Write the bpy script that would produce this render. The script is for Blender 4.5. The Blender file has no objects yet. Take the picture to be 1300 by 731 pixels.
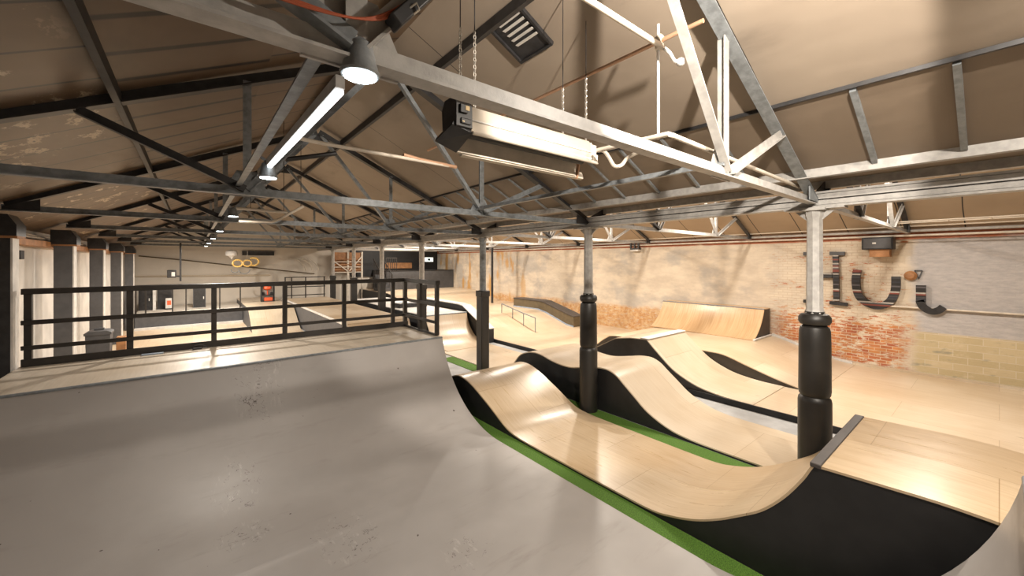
import bpy, bmesh, math, random
from mathutils import Vector, Matrix
random.seed(7)
SC = bpy.context.scene
COL = SC.collection
PI = math.pi

# ------------------------------------------------------------------ materials
class N:
    def __init__(s, name):
        s.m = bpy.data.materials.new(name); s.m.use_nodes = True
        s.t = s.m.node_tree; s.b = s.t.nodes['Principled BSDF']
        s.tc = None
    def n(s, k): return s.t.nodes.new(k)
    def put(s, sock, v):
        if isinstance(v, bpy.types.NodeSocket): s.t.links.new(v, sock)
        elif isinstance(v, (tuple, list)) and len(v) == 3 and sock.type == 'RGBA': sock.default_value = (*v, 1)
        else: sock.default_value = v
    def pos(s):
        g = s.n('ShaderNodeNewGeometry'); return g.outputs['Position']
    def obj(s):
        g = s.n('ShaderNodeTexCoord'); return g.outputs['Object']
    def sep(s, v):
        g = s.n('ShaderNodeSeparateXYZ'); s.put(g.inputs[0], v); return g.outputs
    def comb(s, x, y, z=0.0):
        g = s.n('ShaderNodeCombineXYZ')
        for i, v in enumerate((x, y, z)): s.put(g.inputs[i], v)
        return g.outputs[0]
    def ma(s, op, a, b=0.0, c=None):
        g = s.n('ShaderNodeMath'); g.operation = op; s.put(g.inputs[0], a); s.put(g.inputs[1], b)
        if c is not None: s.put(g.inputs[2], c)
        return g.outputs[0]
    def noise(s, v, scale, detail=4, rough=.55, dist=0.0):
        g = s.n('ShaderNodeTexNoise'); s.put(g.inputs['Vector'], v)
        g.inputs['Scale'].default_value = scale; g.inputs['Detail'].default_value = detail
        g.inputs['Roughness'].default_value = rough; g.inputs['Distortion'].default_value = dist
        return g.outputs['Fac']
    def map(s, v, sc=(1,1,1), loc=(0,0,0), rot=(0,0,0)):
        g = s.n('ShaderNodeMapping'); s.put(g.inputs[0], v)
        g.inputs['Scale'].default_value = sc; g.inputs['Location'].default_value = loc; g.inputs['Rotation'].default_value = rot
        return g.outputs[0]
    def step(s, v, a, b):
        g = s.n('ShaderNodeMapRange'); g.interpolation_type = 'SMOOTHSTEP'
        s.put(g.inputs[0], v); g.inputs[1].default_value = a; g.inputs[2].default_value = b
        return g.outputs[0]
    def mix(s, f, a, b):
        g = s.n('ShaderNodeMix'); g.data_type = 'RGBA'
        s.put(g.inputs[0], f); s.put(g.inputs[6], a); s.put(g.inputs[7], b); return g.outputs[2]
    def mul(s, a, b):
        g = s.n('ShaderNodeMix'); g.data_type = 'RGBA'; g.blend_type = 'MULTIPLY'
        g.inputs[0].default_value = 1; s.put(g.inputs[6], a); s.put(g.inputs[7], b); return g.outputs[2]
    def bump(s, h, st=.2, d=.02):
        g = s.n('ShaderNodeBump'); g.inputs['Strength'].default_value = st; g.inputs['Distance'].default_value = d
        s.put(g.inputs['Height'], h); s.put(s.b.inputs['Normal'], g.outputs[0])
    def fin(s, col, rough=.5, metal=0.0, spec=None):
        s.put(s.b.inputs['Base Color'], col); s.put(s.b.inputs['Roughness'], rough); s.put(s.b.inputs['Metallic'], metal)
        if spec is not None: s.b.inputs['Specular IOR Level'].default_value = spec
        return s.m

def simple(name, col, rough=.5, metal=0.0, var=.12, scale=6.0, bump=0.0, spec=None):
    k = N(name); p = k.pos()
    f = k.noise(p, scale, 5)
    c = k.mix(k.step(f, .3, .7), tuple(x*(1-var) for x in col), tuple(min(1, x*(1+var)) for x in col))
    if bump: k.bump(k.noise(p, scale*6, 4), bump, .01)
    return k.fin(c, rough, metal, spec)

def emit(name, col, strength):
    k = N(name); k.b.inputs['Base Color'].default_value = (*col, 1)
    k.b.inputs['Emission Color'].default_value = (*col, 1); k.b.inputs['Emission Strength'].default_value = strength
    return k.m

def wood(name, base, dark, axes='xy', grain_axis=1, joints=True, rough=.32, sheet=(1.22, 2.44)):
    k = N(name); p = k.pos(); o = k.sep(p)
    ix = {'x': 0, 'y': 1, 'z': 2}
    u, v = o[ix[axes[0]]], o[ix[axes[1]]]
    q = k.comb(u, v, 0.0)
    s = (14, .7, 1) if grain_axis == 1 else (.7, 14, 1)
    g = k.noise(k.map(q, s), 2.2, 5, .6, .6)
    g2 = k.noise(q, .9, 3)
    c = k.mix(k.step(g, .25, .8), base, dark)
    c = k.mix(k.step(g2, .35, .7), c, k.mul(c, (.90, .86, .80)))
    if joints:
        b = k.n('ShaderNodeTexBrick')
        k.put(b.inputs['Vector'], k.map(q, (1, 1, 1), rot=(0, 0, PI/2)))
        b.inputs['Scale'].default_value = 1.0; b.inputs['Brick Width'].default_value = sheet[1]; b.inputs['Row Height'].default_value = sheet[0]
        b.inputs['Mortar Size'].default_value = .0035; b.inputs['Mortar Smooth'].default_value = .3
        k.put(b.inputs['Color1'], (1, 1, 1)); k.put(b.inputs['Color2'], (.88, .84, .79)); k.put(b.inputs['Mortar'], (.60, .52, .43))
        c = k.mul(c, b.outputs['Color'])
    sc = k.noise(k.map(q, (3, .4, 1)), 3, 6)
    r = k.ma('ADD', k.ma('MULTIPLY', sc, .25), rough-.12)
    return k.fin(c, r)

M = {}
M['birch'] = wood('birch_ply', (.66, .55, .42), (.59, .475, .345))
M['birch_gold'] = wood('birch_ply_golden', (.63, .50, .345), (.53, .395, .245), rough=.30, sheet=(1.22, 1.5))
M['birch_wall'] = wood('birch_ply_bank', (.60, .42, .25), (.46, .28, .14), axes='zy', grain_axis=0, joints=False)
M['pale_ply'] = wood('pale_ply', (.65, .565, .45), (.58, .49, .375))
M['deck'] = wood('deck_board', (.50, .44, .36), (.42, .36, .29), rough=.45, joints=False)
M['black'] = simple('black_side_panel', (.012, .0115, .012), .55, var=.2)
M['black_lip'] = simple('dark_edge', (.06, .05, .045), .5)
M['brown_black'] = simple('brown_black_panel', (.048, .040, .033), .6)
M['grey_panel'] = simple('grey_panel', (.075, .075, .08), .6)
M['steel_dark'] = simple('dark_steel', (.022, .021, .022), .45, .0, var=.35, scale=9)
M['steel_blue'] = simple('grey_painted_steel', (.20, .215, .225), .42, .1, var=.22, scale=14, bump=.1)
M['steel_light'] = simple('pale_painted_steel', (.37, .355, .335), .42, .0, var=.15, scale=12, bump=.1)
M['rail'] = simple('brown_black_rail', (.022, .018, .015), .5, var=.25)
M['pad'] = simple('black_column_pad', (.017, .015, .013), .44, var=.2, scale=4)
M['white'] = simple('white_paint', (.62, .60, .57), .5)
M['whitewall'] = simple('white_wall_paint', (.56, .53, .49), .7, var=.14, scale=1.6)
M['beige'] = simple('beige_wall_paint', (.66, .60, .52), .75, var=.06, scale=.8)
M['copper'] = simple('copper_pipe', (.55, .33, .21), .38, .35)
M['pipe'] = simple('pale_pipe', (.62, .55, .46), .4)
M['cable'] = simple('red_cable', (.42, .10, .045), .5)
M['timber'] = simple('orange_timber', (.36, .17, .07), .6, var=.25, scale=5)
M['concrete'] = simple('grey_concrete', (.36, .36, .36), .6, var=.15, scale=2.5, bump=.1)
M['alu'] = simple('dull_aluminium', (.52, .47, .40), .42, .35, var=.1)
M['chain'] = simple('chain_steel', (.5, .47, .42), .35, .6)
M['hoop'] = simple('yellow_hoop', (.75, .50, .16), .35)
M['bluegrey'] = simple('blue_grey_sheet', (.30, .36, .45), .45)
M['olive'] = simple('olive_brown_panel', (.115, .085, .045), .6)
M['red'] = simple('orange_red_paint', (.75, .12, .04), .5)
M['glow_cool'] = emit('cool_lamp_face', (.86, .97, 1.0), 16)
M['glow_strip'] = emit('tie_glow_face', (.95, .98, 1.0), 5)  # glow standing in for lamplight on a tie bar's underside
M['glow_warm'] = emit('warm_lamp_face', (1.0, .90, .74), 60)
M['sign'] = emit('lit_sign_face', (.8, .95, .9), 1.6)

# skate ramp composite: grey beige, satin, scuffed
k = N('grey_ramp_composite'); p = k.pos()
n1 = k.noise(p, .8, 4); n2 = k.noise(k.map(p, (.5, 2.5, 2.5)), 2.0, 6, .65)
c = k.mix(k.step(n1, .35, .7), (.365, .338, .318), (.42, .394, .374))
c = k.mix(k.ma('MULTIPLY', k.step(n2, .55, .8), .45), c, (.215, .185, .16))
o = k.sep(p)
def blob(cx, cy, rx, ry):
    a = k.ma('DIVIDE', k.ma('SUBTRACT', o[0], cx), rx); b2 = k.ma('DIVIDE', k.ma('SUBTRACT', o[1], cy), ry)
    return k.step(k.ma('ADD', k.ma('MULTIPLY', a, a), k.ma('MULTIPLY', b2, b2)), 1.0, .15)
patch = blob(.75, 6.75, .38, .42)
for bl in ((.42, 5.75, .30, .5), (.42, 4.95, .3, .28), (1.25, 4.25, .35, .55), (2.1, 3.3, .3, .3)): patch = k.ma('MAXIMUM', patch, blob(*bl))
n5 = k.noise(k.map(p, (1, 1, 1)), 4.5, 3, .6, 1.5); n6 = k.noise(p, 9, 6, .7)
line = k.step(k.ma('ABSOLUTE', k.ma('SUBTRACT', n5, .5)), .011, .004)
scr = k.ma('MULTIPLY', k.ma('MULTIPLY', line, k.step(n6, .50, .56)), patch)
rub = k.ma('MULTIPLY', k.step(k.noise(k.map(p, (2.4, .7, .7)), 6, 7, .75), .54, .66), patch)
c = k.mix(k.ma('MULTIPLY', rub, .5), c, (.62, .60, .57))  # pale scuffs, some patches also painting in lamp highlights on the ramp
c = k.mix(k.ma('MULTIPLY', scr, .85), c, (.07, .055, .045))
dots = k.step(k.noise(p, 14, 1, .3), .815, .83)
c = k.mix(dots, c, (.08, .06, .05))
k.bump(k.noise(p, 3.2, 3), .05, .03)
M['ramp'] = k.fin(c, k.ma('ADD', k.ma('MULTIPLY', n2, .25), .30))

# artificial turf
k = N('green_turf'); p = k.pos()
c = k.mix(k.step(k.noise(p, 90, 3), .3, .7), (.045, .115, .012), (.13, .27, .03))
k.bump(k.noise(p, 220, 2), .7, .01)
M['turf'] = k.fin(c, .9)

# roof lining with joints across the slope
def roofmat(name, base, pale, spacing, jw, peel=False, rough=.55):
    k = N(name); p = k.pos(); o = k.sep(p)
    w = k.noise(p, .7, 4); w2 = k.noise(k.map(p, (1, .35, 1)), 1.6, 6, .62)
    c = k.mix(k.step(w, .3, .7), base, pale)
    c = k.mix(k.ma('MULTIPLY', k.step(w2, .56, .74), .5), c, tuple(x*.62 for x in base))
    yy = k.ma('ADD', o[1], k.ma('MULTIPLY', k.noise(p, .6, 1), .06))
    fr = k.ma('FRACT', k.ma('DIVIDE', yy, spacing))
    j = k.step(k.ma('ABSOLUTE', k.ma('SUBTRACT', fr, .5)), jw*1.8, jw*.7)
    c = k.mix(j, c, (.012, .009, .007))
    if peel:
        pl = k.noise(k.map(p, (1, .6, 1)), 3.6, 7, .7)
        zone = k.ma('MULTIPLY', k.step(o[0], -.55, -.75), k.step(k.noise(p, .55, 2), .47, .56))
        f = k.ma('MULTIPLY', k.step(pl, .56, .60), zone)
        c = k.mix(f, c, (.50, .40, .29))
        f2 = k.ma('MULTIPLY', k.step(pl, .635, .66), zone)
        c = k.mix(f2, c, (.05, .035, .025))
    k.bump(k.noise(k.map(p, (1, .5, 1)), 1.3, 3), .35, .08)
    return k.fin(c, rough)
M['roof_left'] = roofmat('roof_lining_boards', (.11, .07, .041), (.15, .10, .061), .62, .02, True, .42)
M['roof_slat'] = roofmat('roof_lining_slats', (.105, .068, .041), (.135, .09, .055), .56, .05, False, .45)
M['roof_right'] = roofmat('roof_lining_sheet', (.25, .20, .155), (.30, .245, .19), 2.9, .0016)
M['roof_low'] = roofmat('roof_lining_panels', (.16, .12, .085), (.19, .145, .105), .6, .0001)
M['roof_aisle'] = roofmat('aisle_roof_lining', (.33, .25, .17), (.38, .29, .20), 1.05, .008)

# painted and bare brick wall: regions follow its paint, plus some grey painted in for shade
k = N('brick_wall_paint'); p = k.pos(); o = k.sep(p); Yc, Zc = o[1], o[2]
q = k.comb(Yc, Zc, 0.0)
b = k.n('ShaderNodeTexBrick'); k.put(b.inputs['Vector'], q)
b.inputs['Scale'].default_value = 1; b.inputs['Brick Width'].default_value = .23; b.inputs['Row Height'].default_value = .078
b.inputs['Mortar Size'].default_value = .007; b.inputs['Mortar Smooth'].default_value = .2; b.inputs['Bias'].default_value = -.1
k.put(b.inputs['Color1'], (.40, .12, .055)); k.put(b.inputs['Color2'], (.58, .27, .10)); k.put(b.inputs['Mortar'], (.60, .50, .38))
brick = k.mul(b.outputs['Color'], k.mix(k.noise(q, 5, 5), (.62, .55, .5), (1.25, 1.2, 1.1)))
bb = k.n('ShaderNodeTexBrick'); k.put(bb.inputs['Vector'], q)
bb.inputs['Scale'].default_value = 1; bb.inputs['Brick Width'].default_value = .46; bb.inputs['Row Height'].default_value = .16
bb.inputs['Mortar Size'].default_value = .008
k.put(bb.inputs['Color1'], (.47, .38, .22)); k.put(bb.inputs['Color2'], (.56, .46, .29)); k.put(bb.inputs['Mortar'], (.58, .50, .36))
block = k.mix(k.ma('MULTIPLY', k.step(k.noise(k.map(q, (1, 2.6, 1)), 1.7, 5), .57, .66), .7), bb.outputs['Color'], (.25, .245, .19))
block = k.mix(k.step(k.noise(k.map(q, (1, 1.5, 1)), 2.3, 6, .7), .5, .72), block, (.60, .50, .34))
big = k.noise(q, .55, 4); mid = k.noise(k.map(q, (.7, 1.6, 1)), 1.6, 6, .65); fine = k.noise(k.map(q, (1, 3.2, 1)), 4.5, 6, .7)
wb = k.ma('ADD', k.ma('MULTIPLY', k.ma('SUBTRACT', mid, .5), 1.6), 0.0)
cream = k.mix(k.step(mid, .3, .7), (.66, .57, .45), (.52, .44, .35))
lilac = k.mix(k.step(fine, .3, .7), (.50, .47, .455), (.39, .37, .37))
base = cream
# grey patches on the far plaster, the nearer ones painting in shade
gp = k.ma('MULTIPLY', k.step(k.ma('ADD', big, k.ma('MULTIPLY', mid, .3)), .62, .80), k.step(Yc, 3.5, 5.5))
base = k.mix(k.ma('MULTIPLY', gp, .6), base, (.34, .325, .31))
# bare brick showing through whitewash, Y 1.4 .. 4.3
y1 = k.ma('ADD', Yc, wb)
zone = k.ma('MULTIPLY', k.step(y1, 1.25, 1.75), k.step(y1, 5.0, 3.9))
low = k.step(k.ma('ADD', Zc, wb), 1.75, 1.0)
th = k.ma('ADD', k.ma('MULTIPLY', k.ma('ADD', k.ma('MULTIPLY', fine, .6), k.ma('MULTIPLY', mid, .4)), .9), k.ma('MULTIPLY', low, .10))
show = k.ma('MULTIPLY', zone, k.step(th, .488, .545))
courses = k.mix(k.ma('MULTIPLY', b.outputs['Fac'], .55), base, (.44, .32, .22))
base = k.mix(zone, base, courses)
base = k.mix(show, base, brick)
# lilac grey paint and olive blocks at the right hand end
right = k.step(k.ma('ADD', Yc, k.ma('MULTIPLY', wb, .35)), 1.45, 1.2)
base = k.mix(k.ma('MULTIPLY', right, k.step(Zc, 1.12, 1.18)), base, lilac)
base = k.mix(k.ma('MULTIPLY', right, k.step(Zc, 1.18, 1.12)), base, block)
# rough orange band low down beyond the bank
lowfar = k.ma('MULTIPLY', k.step(Yc, 7.0, 7.6), k.step(k.ma('ADD', Zc, k.ma('MULTIPLY', wb, .4)), 1.15, .85))
rub = k.mix(k.step(k.noise(q, 6, 6, .7), .35, .65), (.46, .22, .075), (.60, .41, .22))
base = k.mix(k.ma('MULTIPLY', lowfar, k.step(fine, .32, .5)), base, rub)
# ochre streaks in the far corner
och = k.ma('MULTIPLY', k.step(Yc, 14.5, 17.5), k.step(k.noise(k.map(q, (1.1, .28, 1)), 1.5, 5), .52, .63))
base = k.mix(och, base, (.52, .30, .11))
# red brown top course
base = k.mix(k.ma('MULTIPLY', k.step(Zc, 3.43, 3.45), k.step(mid, .25, .5)), base, (.36, .12, .06))
k.bump(k.ma('ADD', k.ma('MULTIPLY', b.outputs['Fac'], -.6), k.noise(q, 9, 5)), .45, .02)
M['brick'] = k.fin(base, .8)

# stacked board letters: horizontal plies of different colours
k = N('stacked_boards'); p = k.pos(); o = k.sep(p)
zz = k.ma('FLOOR', k.ma('DIVIDE', o[2], .036))
wn = k.n('ShaderNodeTexWhiteNoise'); wn.noise_dimensions = '1D'; k.put(wn.inputs['W'], zz)
cr = k.n('ShaderNodeValToRGB'); cr.color_ramp.interpolation = 'CONSTANT'
for i, (pp, cc) in enumerate([(0, (.02, .018, .018)), (.38, (.05, .05, .055)), (.55, (.20, .05, .035)), (.66, (.03, .03, .04)), (.76, (.40, .37, .34)), (.90, (.10, .09, .10))]):
    e = cr.color_ramp.elements[i] if i < 2 else cr.color_ramp.elements.new(pp)
    e.position = pp; e.color = (*cc, 1)
k.put(cr.inputs[0], wn.outputs['Value'])
M['boards'] = k.fin(cr.outputs[0], .45)

# ------------------------------------------------------------------ mesh helpers
class MB:
    def __init__(s): s.v = []; s.f = []; s.mi = []; s.sm = []
    def add(s, vs, fs, mi=0, smooth=False):
        o = len(s.v); s.v += [Vector(v) for v in vs]
        for f in fs: s.f.append([i+o for i in f]); s.mi.append(mi); s.sm.append(smooth)
        return s
    def box(s, x0, x1, y0, y1, z0, z1, mi=0):
        vs = [(x, y, z) for z in (z0, z1) for y in (y0, y1) for x in (x0, x1)]
        return s.add(vs, [(0,2,3,1),(4,5,7,6),(0,1,5,4),(2,6,7,3),(0,4,6,2),(1,3,7,5)], mi)
    def bar(s, p, q, w, h, up=(0,0,1), mi=0):
        p, q = Vector(p), Vector(q); d = (q-p).normalized(); up = Vector(up)
        if abs(d.dot(up)) > .98: up = Vector((0, 1, 0))
        a = d.cross(up).normalized()*w/2; b = a.cross(d).normalized()*h/2
        vs = [e+sa*a+sb*b for e in (p, q) for sa, sb in ((-1,-1),(1,-1),(1,1),(-1,1))]
        return s.add(vs, [(0,1,2,3),(7,6,5,4),(0,4,5,1),(1,5,6,2),(2,6,7,3),(3,7,4,0)], mi)
    def angle(s, p, q, w, h, t=.012, up=(0,0,1), mi=0):
        """L section: one leg lies flat, the other stands up"""
        p, q = Vector(p), Vector(q); d = (q-p).normalized(); up = Vector(up)
        if abs(d.dot(up)) > .98: up = Vector((0, 1, 0))
        a = d.cross(up).normalized(); b = a.cross(d).normalized()
        sec = [(-w/2,-h/2),(w/2,-h/2),(w/2,-h/2+t),(t/2,-h/2+t),(t/2,h/2),(-t/2,h/2),(-t/2,-h/2+t),(-w/2,-h/2+t)]
        n = len(sec); vs = [e+a*x+b*y for e in (p, q) for x, y in sec]
        fs = [(i, (i+1) % n, n+(i+1) % n, n+i) for i in range(n)] + [tuple(range(n))[::-1], tuple(range(n, 2*n))]
        return s.add(vs, fs, mi)
    def tube(s, pts, r, n=10, closed=False, mi=0):
        pts = [Vector(p) for p in pts]; m = len(pts); rings = []
        prev = None
        for i in range(m):
            if closed: d = pts[(i+1) % m]-pts[i-1]
            else: d = pts[min(i+1, m-1)]-pts[max(i-1, 0)]
            d.normalize()
            if prev is None:
                up = Vector((0,0,1)) if abs(d.z) < .9 else Vector((1,0,0)); a = d.cross(up).normalized()
            else: a = (prev-d*prev.dot(d)).normalized()
            prev = a; b = d.cross(a)
            rr = r[i] if isinstance(r, (list, tuple)) else r
            rings.append([pts[i]+rr*(math.cos(2*PI*j/n)*a+math.sin(2*PI*j/n)*b) for j in range(n)])
        vs = [v for g in rings for v in g]; fs = []
        for i in range(m if closed else m-1):
            k2 = (i+1) % m
            for j in range(n): fs.append((i*n+j, i*n+(j+1) % n, k2*n+(j+1) % n, k2*n+j))
        if not closed: fs += [tuple(range(n))[::-1], tuple(range((m-1)*n, m*n))]
        return s.add(vs, fs, mi, True)
    def lathe(s, prof, c, n=28, mi=0, square=0.0):
        vs = []; fs = []; m = len(prof)
        for r, z in prof:
            for j in range(n): vs.append((c[0]+r*math.cos(2*PI*j/n), c[1]+r*math.sin(2*PI*j/n), c[2]+z))
        for i in range(m-1):
            for j in range(n): fs.append((i*n+j, i*n+(j+1) % n, (i+1)*n+(j+1) % n, (i+1)*n+j))
        fs += [tuple(range(n))[::-1], tuple(range((m-1)*n, m*n))]
        return s.add(vs, fs, mi, True)
    def prism(s, poly, a0, a1, axis='x', mi=0, smooth=False):
        """extrude a polygon: axis x -> poly is (y,z); axis y -> poly is (x,z); axis z -> poly is (x,y)"""
        n = len(poly)
        def P(a, u, v): return {'x': (a, u, v), 'y': (u, a, v), 'z': (u, v, a)}[axis]
        vs = [P(a, u, v) for a in (a0, a1) for u, v in poly]
        fs = [(i, (i+1) % n, n+(i+1) % n, n+i) for i in range(n)]
        s.add(vs, fs, mi, smooth)
        return s.add(vs, [tuple(range(n))[::-1], tuple(range(n, 2*n))], mi)
    def strip(s, prof, x0, x1, t, axis='x', mi=0):
        """bent sheet of thickness t whose top follows prof"""
        n = len(prof); low = []
        for i in range(n):
            a = prof[max(i-1, 0)]; b = prof[min(i+1, n-1)]
            dy, dz = b[0]-a[0], b[1]-a[1]; l = math.hypot(dy, dz) or 1
            nx, nz = -dz/l, dy/l
            if nz < 0 or (nz == 0 and False): nx, nz = -nx, -nz
            low.append((prof[i][0]-nx*t, prof[i][1]-nz*t))
        def P(a, u, v): return {'x': (a, u, v), 'y': (u, a, v)}[axis]
        vs = [P(x0, *p) for p in prof]+[P(x1, *p) for p in prof]+[P(x0, *p) for p in low]+[P(x1, *p) for p in low]
        fs = []
        for i in range(n-1):
            fs += [(i, i+1, n+i+1, n+i), (2*n+i, 3*n+i, 3*n+i+1, 2*n+i+1), (i, 2*n+i, 2*n+i+1, i+1), (n+i, n+i+1, 3*n+i+1, 3*n+i)]
        fs += [(0, n, 3*n, 2*n), (n-1, 3*n-1, 4*n-1, 2*n-1)]
        return s.add(vs, fs, mi, True)
    def build(s, name, mats, parent=None, base=None, bevel=0.0):
        me = bpy.data.meshes.new(name)
        off = Vector(parent_loc(parent)) if parent else Vector(base or (0, 0, 0))
        me.from_pydata([v-off for v in s.v], [], s.f)
        for m in (mats if isinstance(mats, (list, tuple)) else [mats]): me.materials.append(m)
        for i, pl in enumerate(me.polygons): pl.material_index = s.mi[i]; pl.use_smooth = s.sm[i]
        bm = bmesh.new(); bm.from_mesh(me); bmesh.ops.recalc_face_normals(bm, faces=bm.faces); bm.to_mesh(me); bm.free()
        me.set_sharp_from_angle(angle=math.radians(38))
        o = bpy.data.objects.new(name, me); COL.objects.link(o)
        if parent:
            o.parent = parent; o.location = (0, 0, 0)
            if parent.type != 'EMPTY' and False: pass
        else: o.location = off
        if bevel:
            b = o.modifiers.new('bevel', 'BEVEL'); b.width = bevel; b.segments = 2; b.limit_method = 'ANGLE'
        return o

def parent_loc(o):
    v = Vector((0, 0, 0))
    while o is not None: v += Vector(o.location); o = o.parent
    return v
def tag(o, label, cat, group=None, kind=None):
    o['label'] = label; o['category'] = cat
    if group: o['group'] = group
    if kind: o['kind'] = kind
    return o
def thing(name, loc, label, cat, group=None):
    o = bpy.data.objects.new(name, None); COL.objects.link(o); o.location = loc; o.empty_display_size = .1
    return tag(o, label, cat, group)
def struct(mb, name, mat, label, cat):
    return tag(mb.build(name, mat), label, cat, kind='structure')
def dup(root, loc, label, group=None):
    r = root.copy(); COL.objects.link(r); r.location = loc; r['label'] = label
    if group: r['group'] = group
    for ch in list(root.children):
        c = ch.copy(); COL.objects.link(c); c.parent = r
        for g in list(ch.children):
            d = g.copy(); COL.objects.link(d); d.parent = c
    return r
def smooth(pts, n=6):
    out = []
    P = [pts[0]]+list(pts)+[pts[-1]]
    for i in range(1, len(P)-2):
        p0, p1, p2, p3 = P[i-1], P[i], P[i+1], P[i+2]
        for j in range(n):
            t = j/n
            out.append(tuple(.5*((2*p1[k])+(-p0[k]+p2[k])*t+(2*p0[k]-5*p1[k]+4*p2[k]-p3[k])*t*t+(-p0[k]+3*p1[k]-3*p2[k]+p3[k])*t**3) for k in range(len(p1))))
    out.append(tuple(pts[-1])); return out
def arc_up(y0, z0, r, h, sgn, n=18):
    """quarter transition leaving (y0,z0) level, climbing h in direction sgn"""
    a1 = math.acos(1-h/r)
    return [(y0+sgn*r*math.sin(a1*i/n), z0+r*(1-math.cos(a1*i/n))) for i in range(n+1)]
def ordinal(i): return ['first', 'second', 'third', 'fourth', 'fifth', 'sixth', 'seventh', 'eighth'][i]

BAY = [1.43+3.57*i for i in range(7)]
XL, XC, XR = -2.05, 5.95, 13.95
R1, R2 = 1.95, 9.95                      # ridges
EAVE, PITCH = 3.67, .483
def nth(n): return f"{n}{'th' if 10 < n % 100 < 14 else {1: 'st', 2: 'nd', 3: 'rd'}.get(n % 10, 'th')}"
def roof_z(x, r): return EAVE+PITCH*(4-abs(x-r))

# ------------------------------------------------------------------ the setting
YN, YF = -6.0, 26.0
m = MB(); m.box(-2.6, 14.1, YN, YF, -.12, 0); struct(m, 'floor', M['concrete'], 'pale grey concrete floor showing in the channel between the wooden ramps', 'floor')
m = MB(); m.box(-2.44, 3.55, 8.75, YF, 0, .025); struct(m, 'floor', M['birch'], 'bright plywood floor beyond the black railing', 'floor')
m = MB(); m.box(6.12, 8.0, 8.2, 11.5, 0, .03); struct(m, 'floor', M['pale_ply'], 'pale plywood flat in front of the distant small quarter pipe', 'floor')
flo = [(YN, .1), (-1.6, .1), (11.2, .1), (11.7, .16), (13.0, .56), (13.5, .65), (18.2, .62), (20.6, 1.05), (21.4, 1.13), (YF, 1.13)]
m = MB()
m.strip(flo, 8.42, 13.95, .03)
m.prism([(y, z-.03) for y, z in flo]+[(YF, 0), (YN, 0)], 8.40, 13.95, 'x', 1)
struct(m, 'floor', [M['birch'], M['black']], 'raised birch plywood riding floor along the brick wall', 'floor')
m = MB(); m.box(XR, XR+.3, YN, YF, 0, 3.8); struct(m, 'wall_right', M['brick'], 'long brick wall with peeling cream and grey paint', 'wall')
m = MB(); m.box(-2.75, -2.45, YN, YF, 0, 3.5); struct(m, 'wall_left', M['whitewall'], 'white painted wall behind the grey steel columns', 'wall')
m = MB(); m.prism([(-2.6, 0), (14.1, 0), (14.1, 3.7), (9.95, 5.75), (5.95, 3.9), (1.95, 5.75), (-2.6, 3.6)], YF, YF+.25, 'y'); struct(m, 'wall_far', M['beige'], 'beige gable wall at the far end of the hall', 'wall')
m = MB(); m.prism([(-2.6, 0), (14.1, 0), (14.1, 3.7), (9.95, 5.75), (5.95, 3.9), (1.95, 5.75), (-2.6, 3.6)], YN-.25, YN, 'y'); struct(m, 'wall_near', M['beige'], 'beige end wall behind the near ramp', 'wall')
def slope(x0, x1, r, mat, label):
    m = MB(); a, b = roof_z(x0, r), roof_z(x1, r)
    m.prism([(x0, a), (x1, b), (x1, b+.06), (x0, a+.06)], YN, YF, 'y')
    struct(m, 'ceiling', mat, label, 'ceiling')
slope(-2.6, -.52, R1, M['roof_left'], 'lower brown ceiling boards with peeling patches at the left')
slope(-.52, .62, R1, M['roof_slat'], 'ceiling strip of narrow dark slats left of the ridge')
slope(.62, 1.95, R1, M['roof_left'], 'upper brown ceiling boards just left of the ridge')
slope(1.95, 4.43, R1, M['roof_right'], 'smooth grey brown ceiling sheets right of the ridge, with the vent')
slope(4.43, 5.5, R1, M['roof_low'], 'low ceiling panels just above the pale valley beam')
slope(6.4, 9.95, R2, M['roof_aisle'], 'ceiling slope rising beyond the valley beam')
slope(9.95, 14.0, R2, M['roof_aisle'], 'tan ceiling slope coming down to the brick wall')
m = MB(); m.box(5.42, 6.48, YN, YF, 3.93, 3.97); struct(m, 'ceiling', M['roof_low'], 'flat gutter soffit between the two roofs', 'ceiling')
# white strip at the foot of the brick wall by the wall quarter
m = MB(); m.strip([(2.5, .17), (2.9, .22), (3.9, .53), (4.4, .67)], 13.86, 13.945, .08); struct(m, 'trim_1', M['white'], 'white skirting strip climbing to the wall quarter pipe', 'skirting')
m = MB(); m.box(13.86, 13.945, -3, 2.5, .1, .15); struct(m, 'trim_2', M['pale_ply'], 'pale skirting strip below the olive blocks', 'skirting')
m = MB(); m.box(-2.44, -2.2, YN, YF, 3.17, 3.27); struct(m, 'trim_3', M['timber'], 'orange timber wall plate on top of the white wall', 'wall plate')

# ------------------------------------------------------------------ roof beams
def beam(name, x, z, w, h, mat, label, cat='beam', flange=False):
    m = MB()
    if flange:
        m.box(x-w/2, x+w/2, YN+.05, YF-.05, z-h/2, z-h/2+.025); m.box(x-w/2, x+w/2, YN+.05, YF-.05, z+h/2-.025, z+h/2)
        m.box(x-.02, x+.02, YN+.05, YF-.05, z-h/2+.025, z+h/2-.025)
        m.box(x-w/2+.01, x-w/2+.03, YN+.05, YF-.05, z-h/2+.03, z-.01)
        m.box(x-w/2+.01, x-w/2+.03, YN+.05, YF-.05, z+.005, z+h/2-.03)
    else: m.box(x-w/2, x+w/2, YN+.05, YF-.05, z-h/2, z+h/2)
    return tag(m.build(name, mat, base=(x, 0, z)), label, cat)
beam('valley_beam', 5.47, 3.885, .09, .115, M['steel_light'], 'upper pale steel beam where the ceiling panels end')
beam('valley_beam', 6.43, 3.885, .09, .115, M['steel_light'], 'pale steel beam on the far side of the gutter soffit')
beam('column_beam', XC, 3.63, .16, .19, M['steel_light'], 'lower pale steel beam running along the tops of the iron columns', flange=True)
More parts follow.
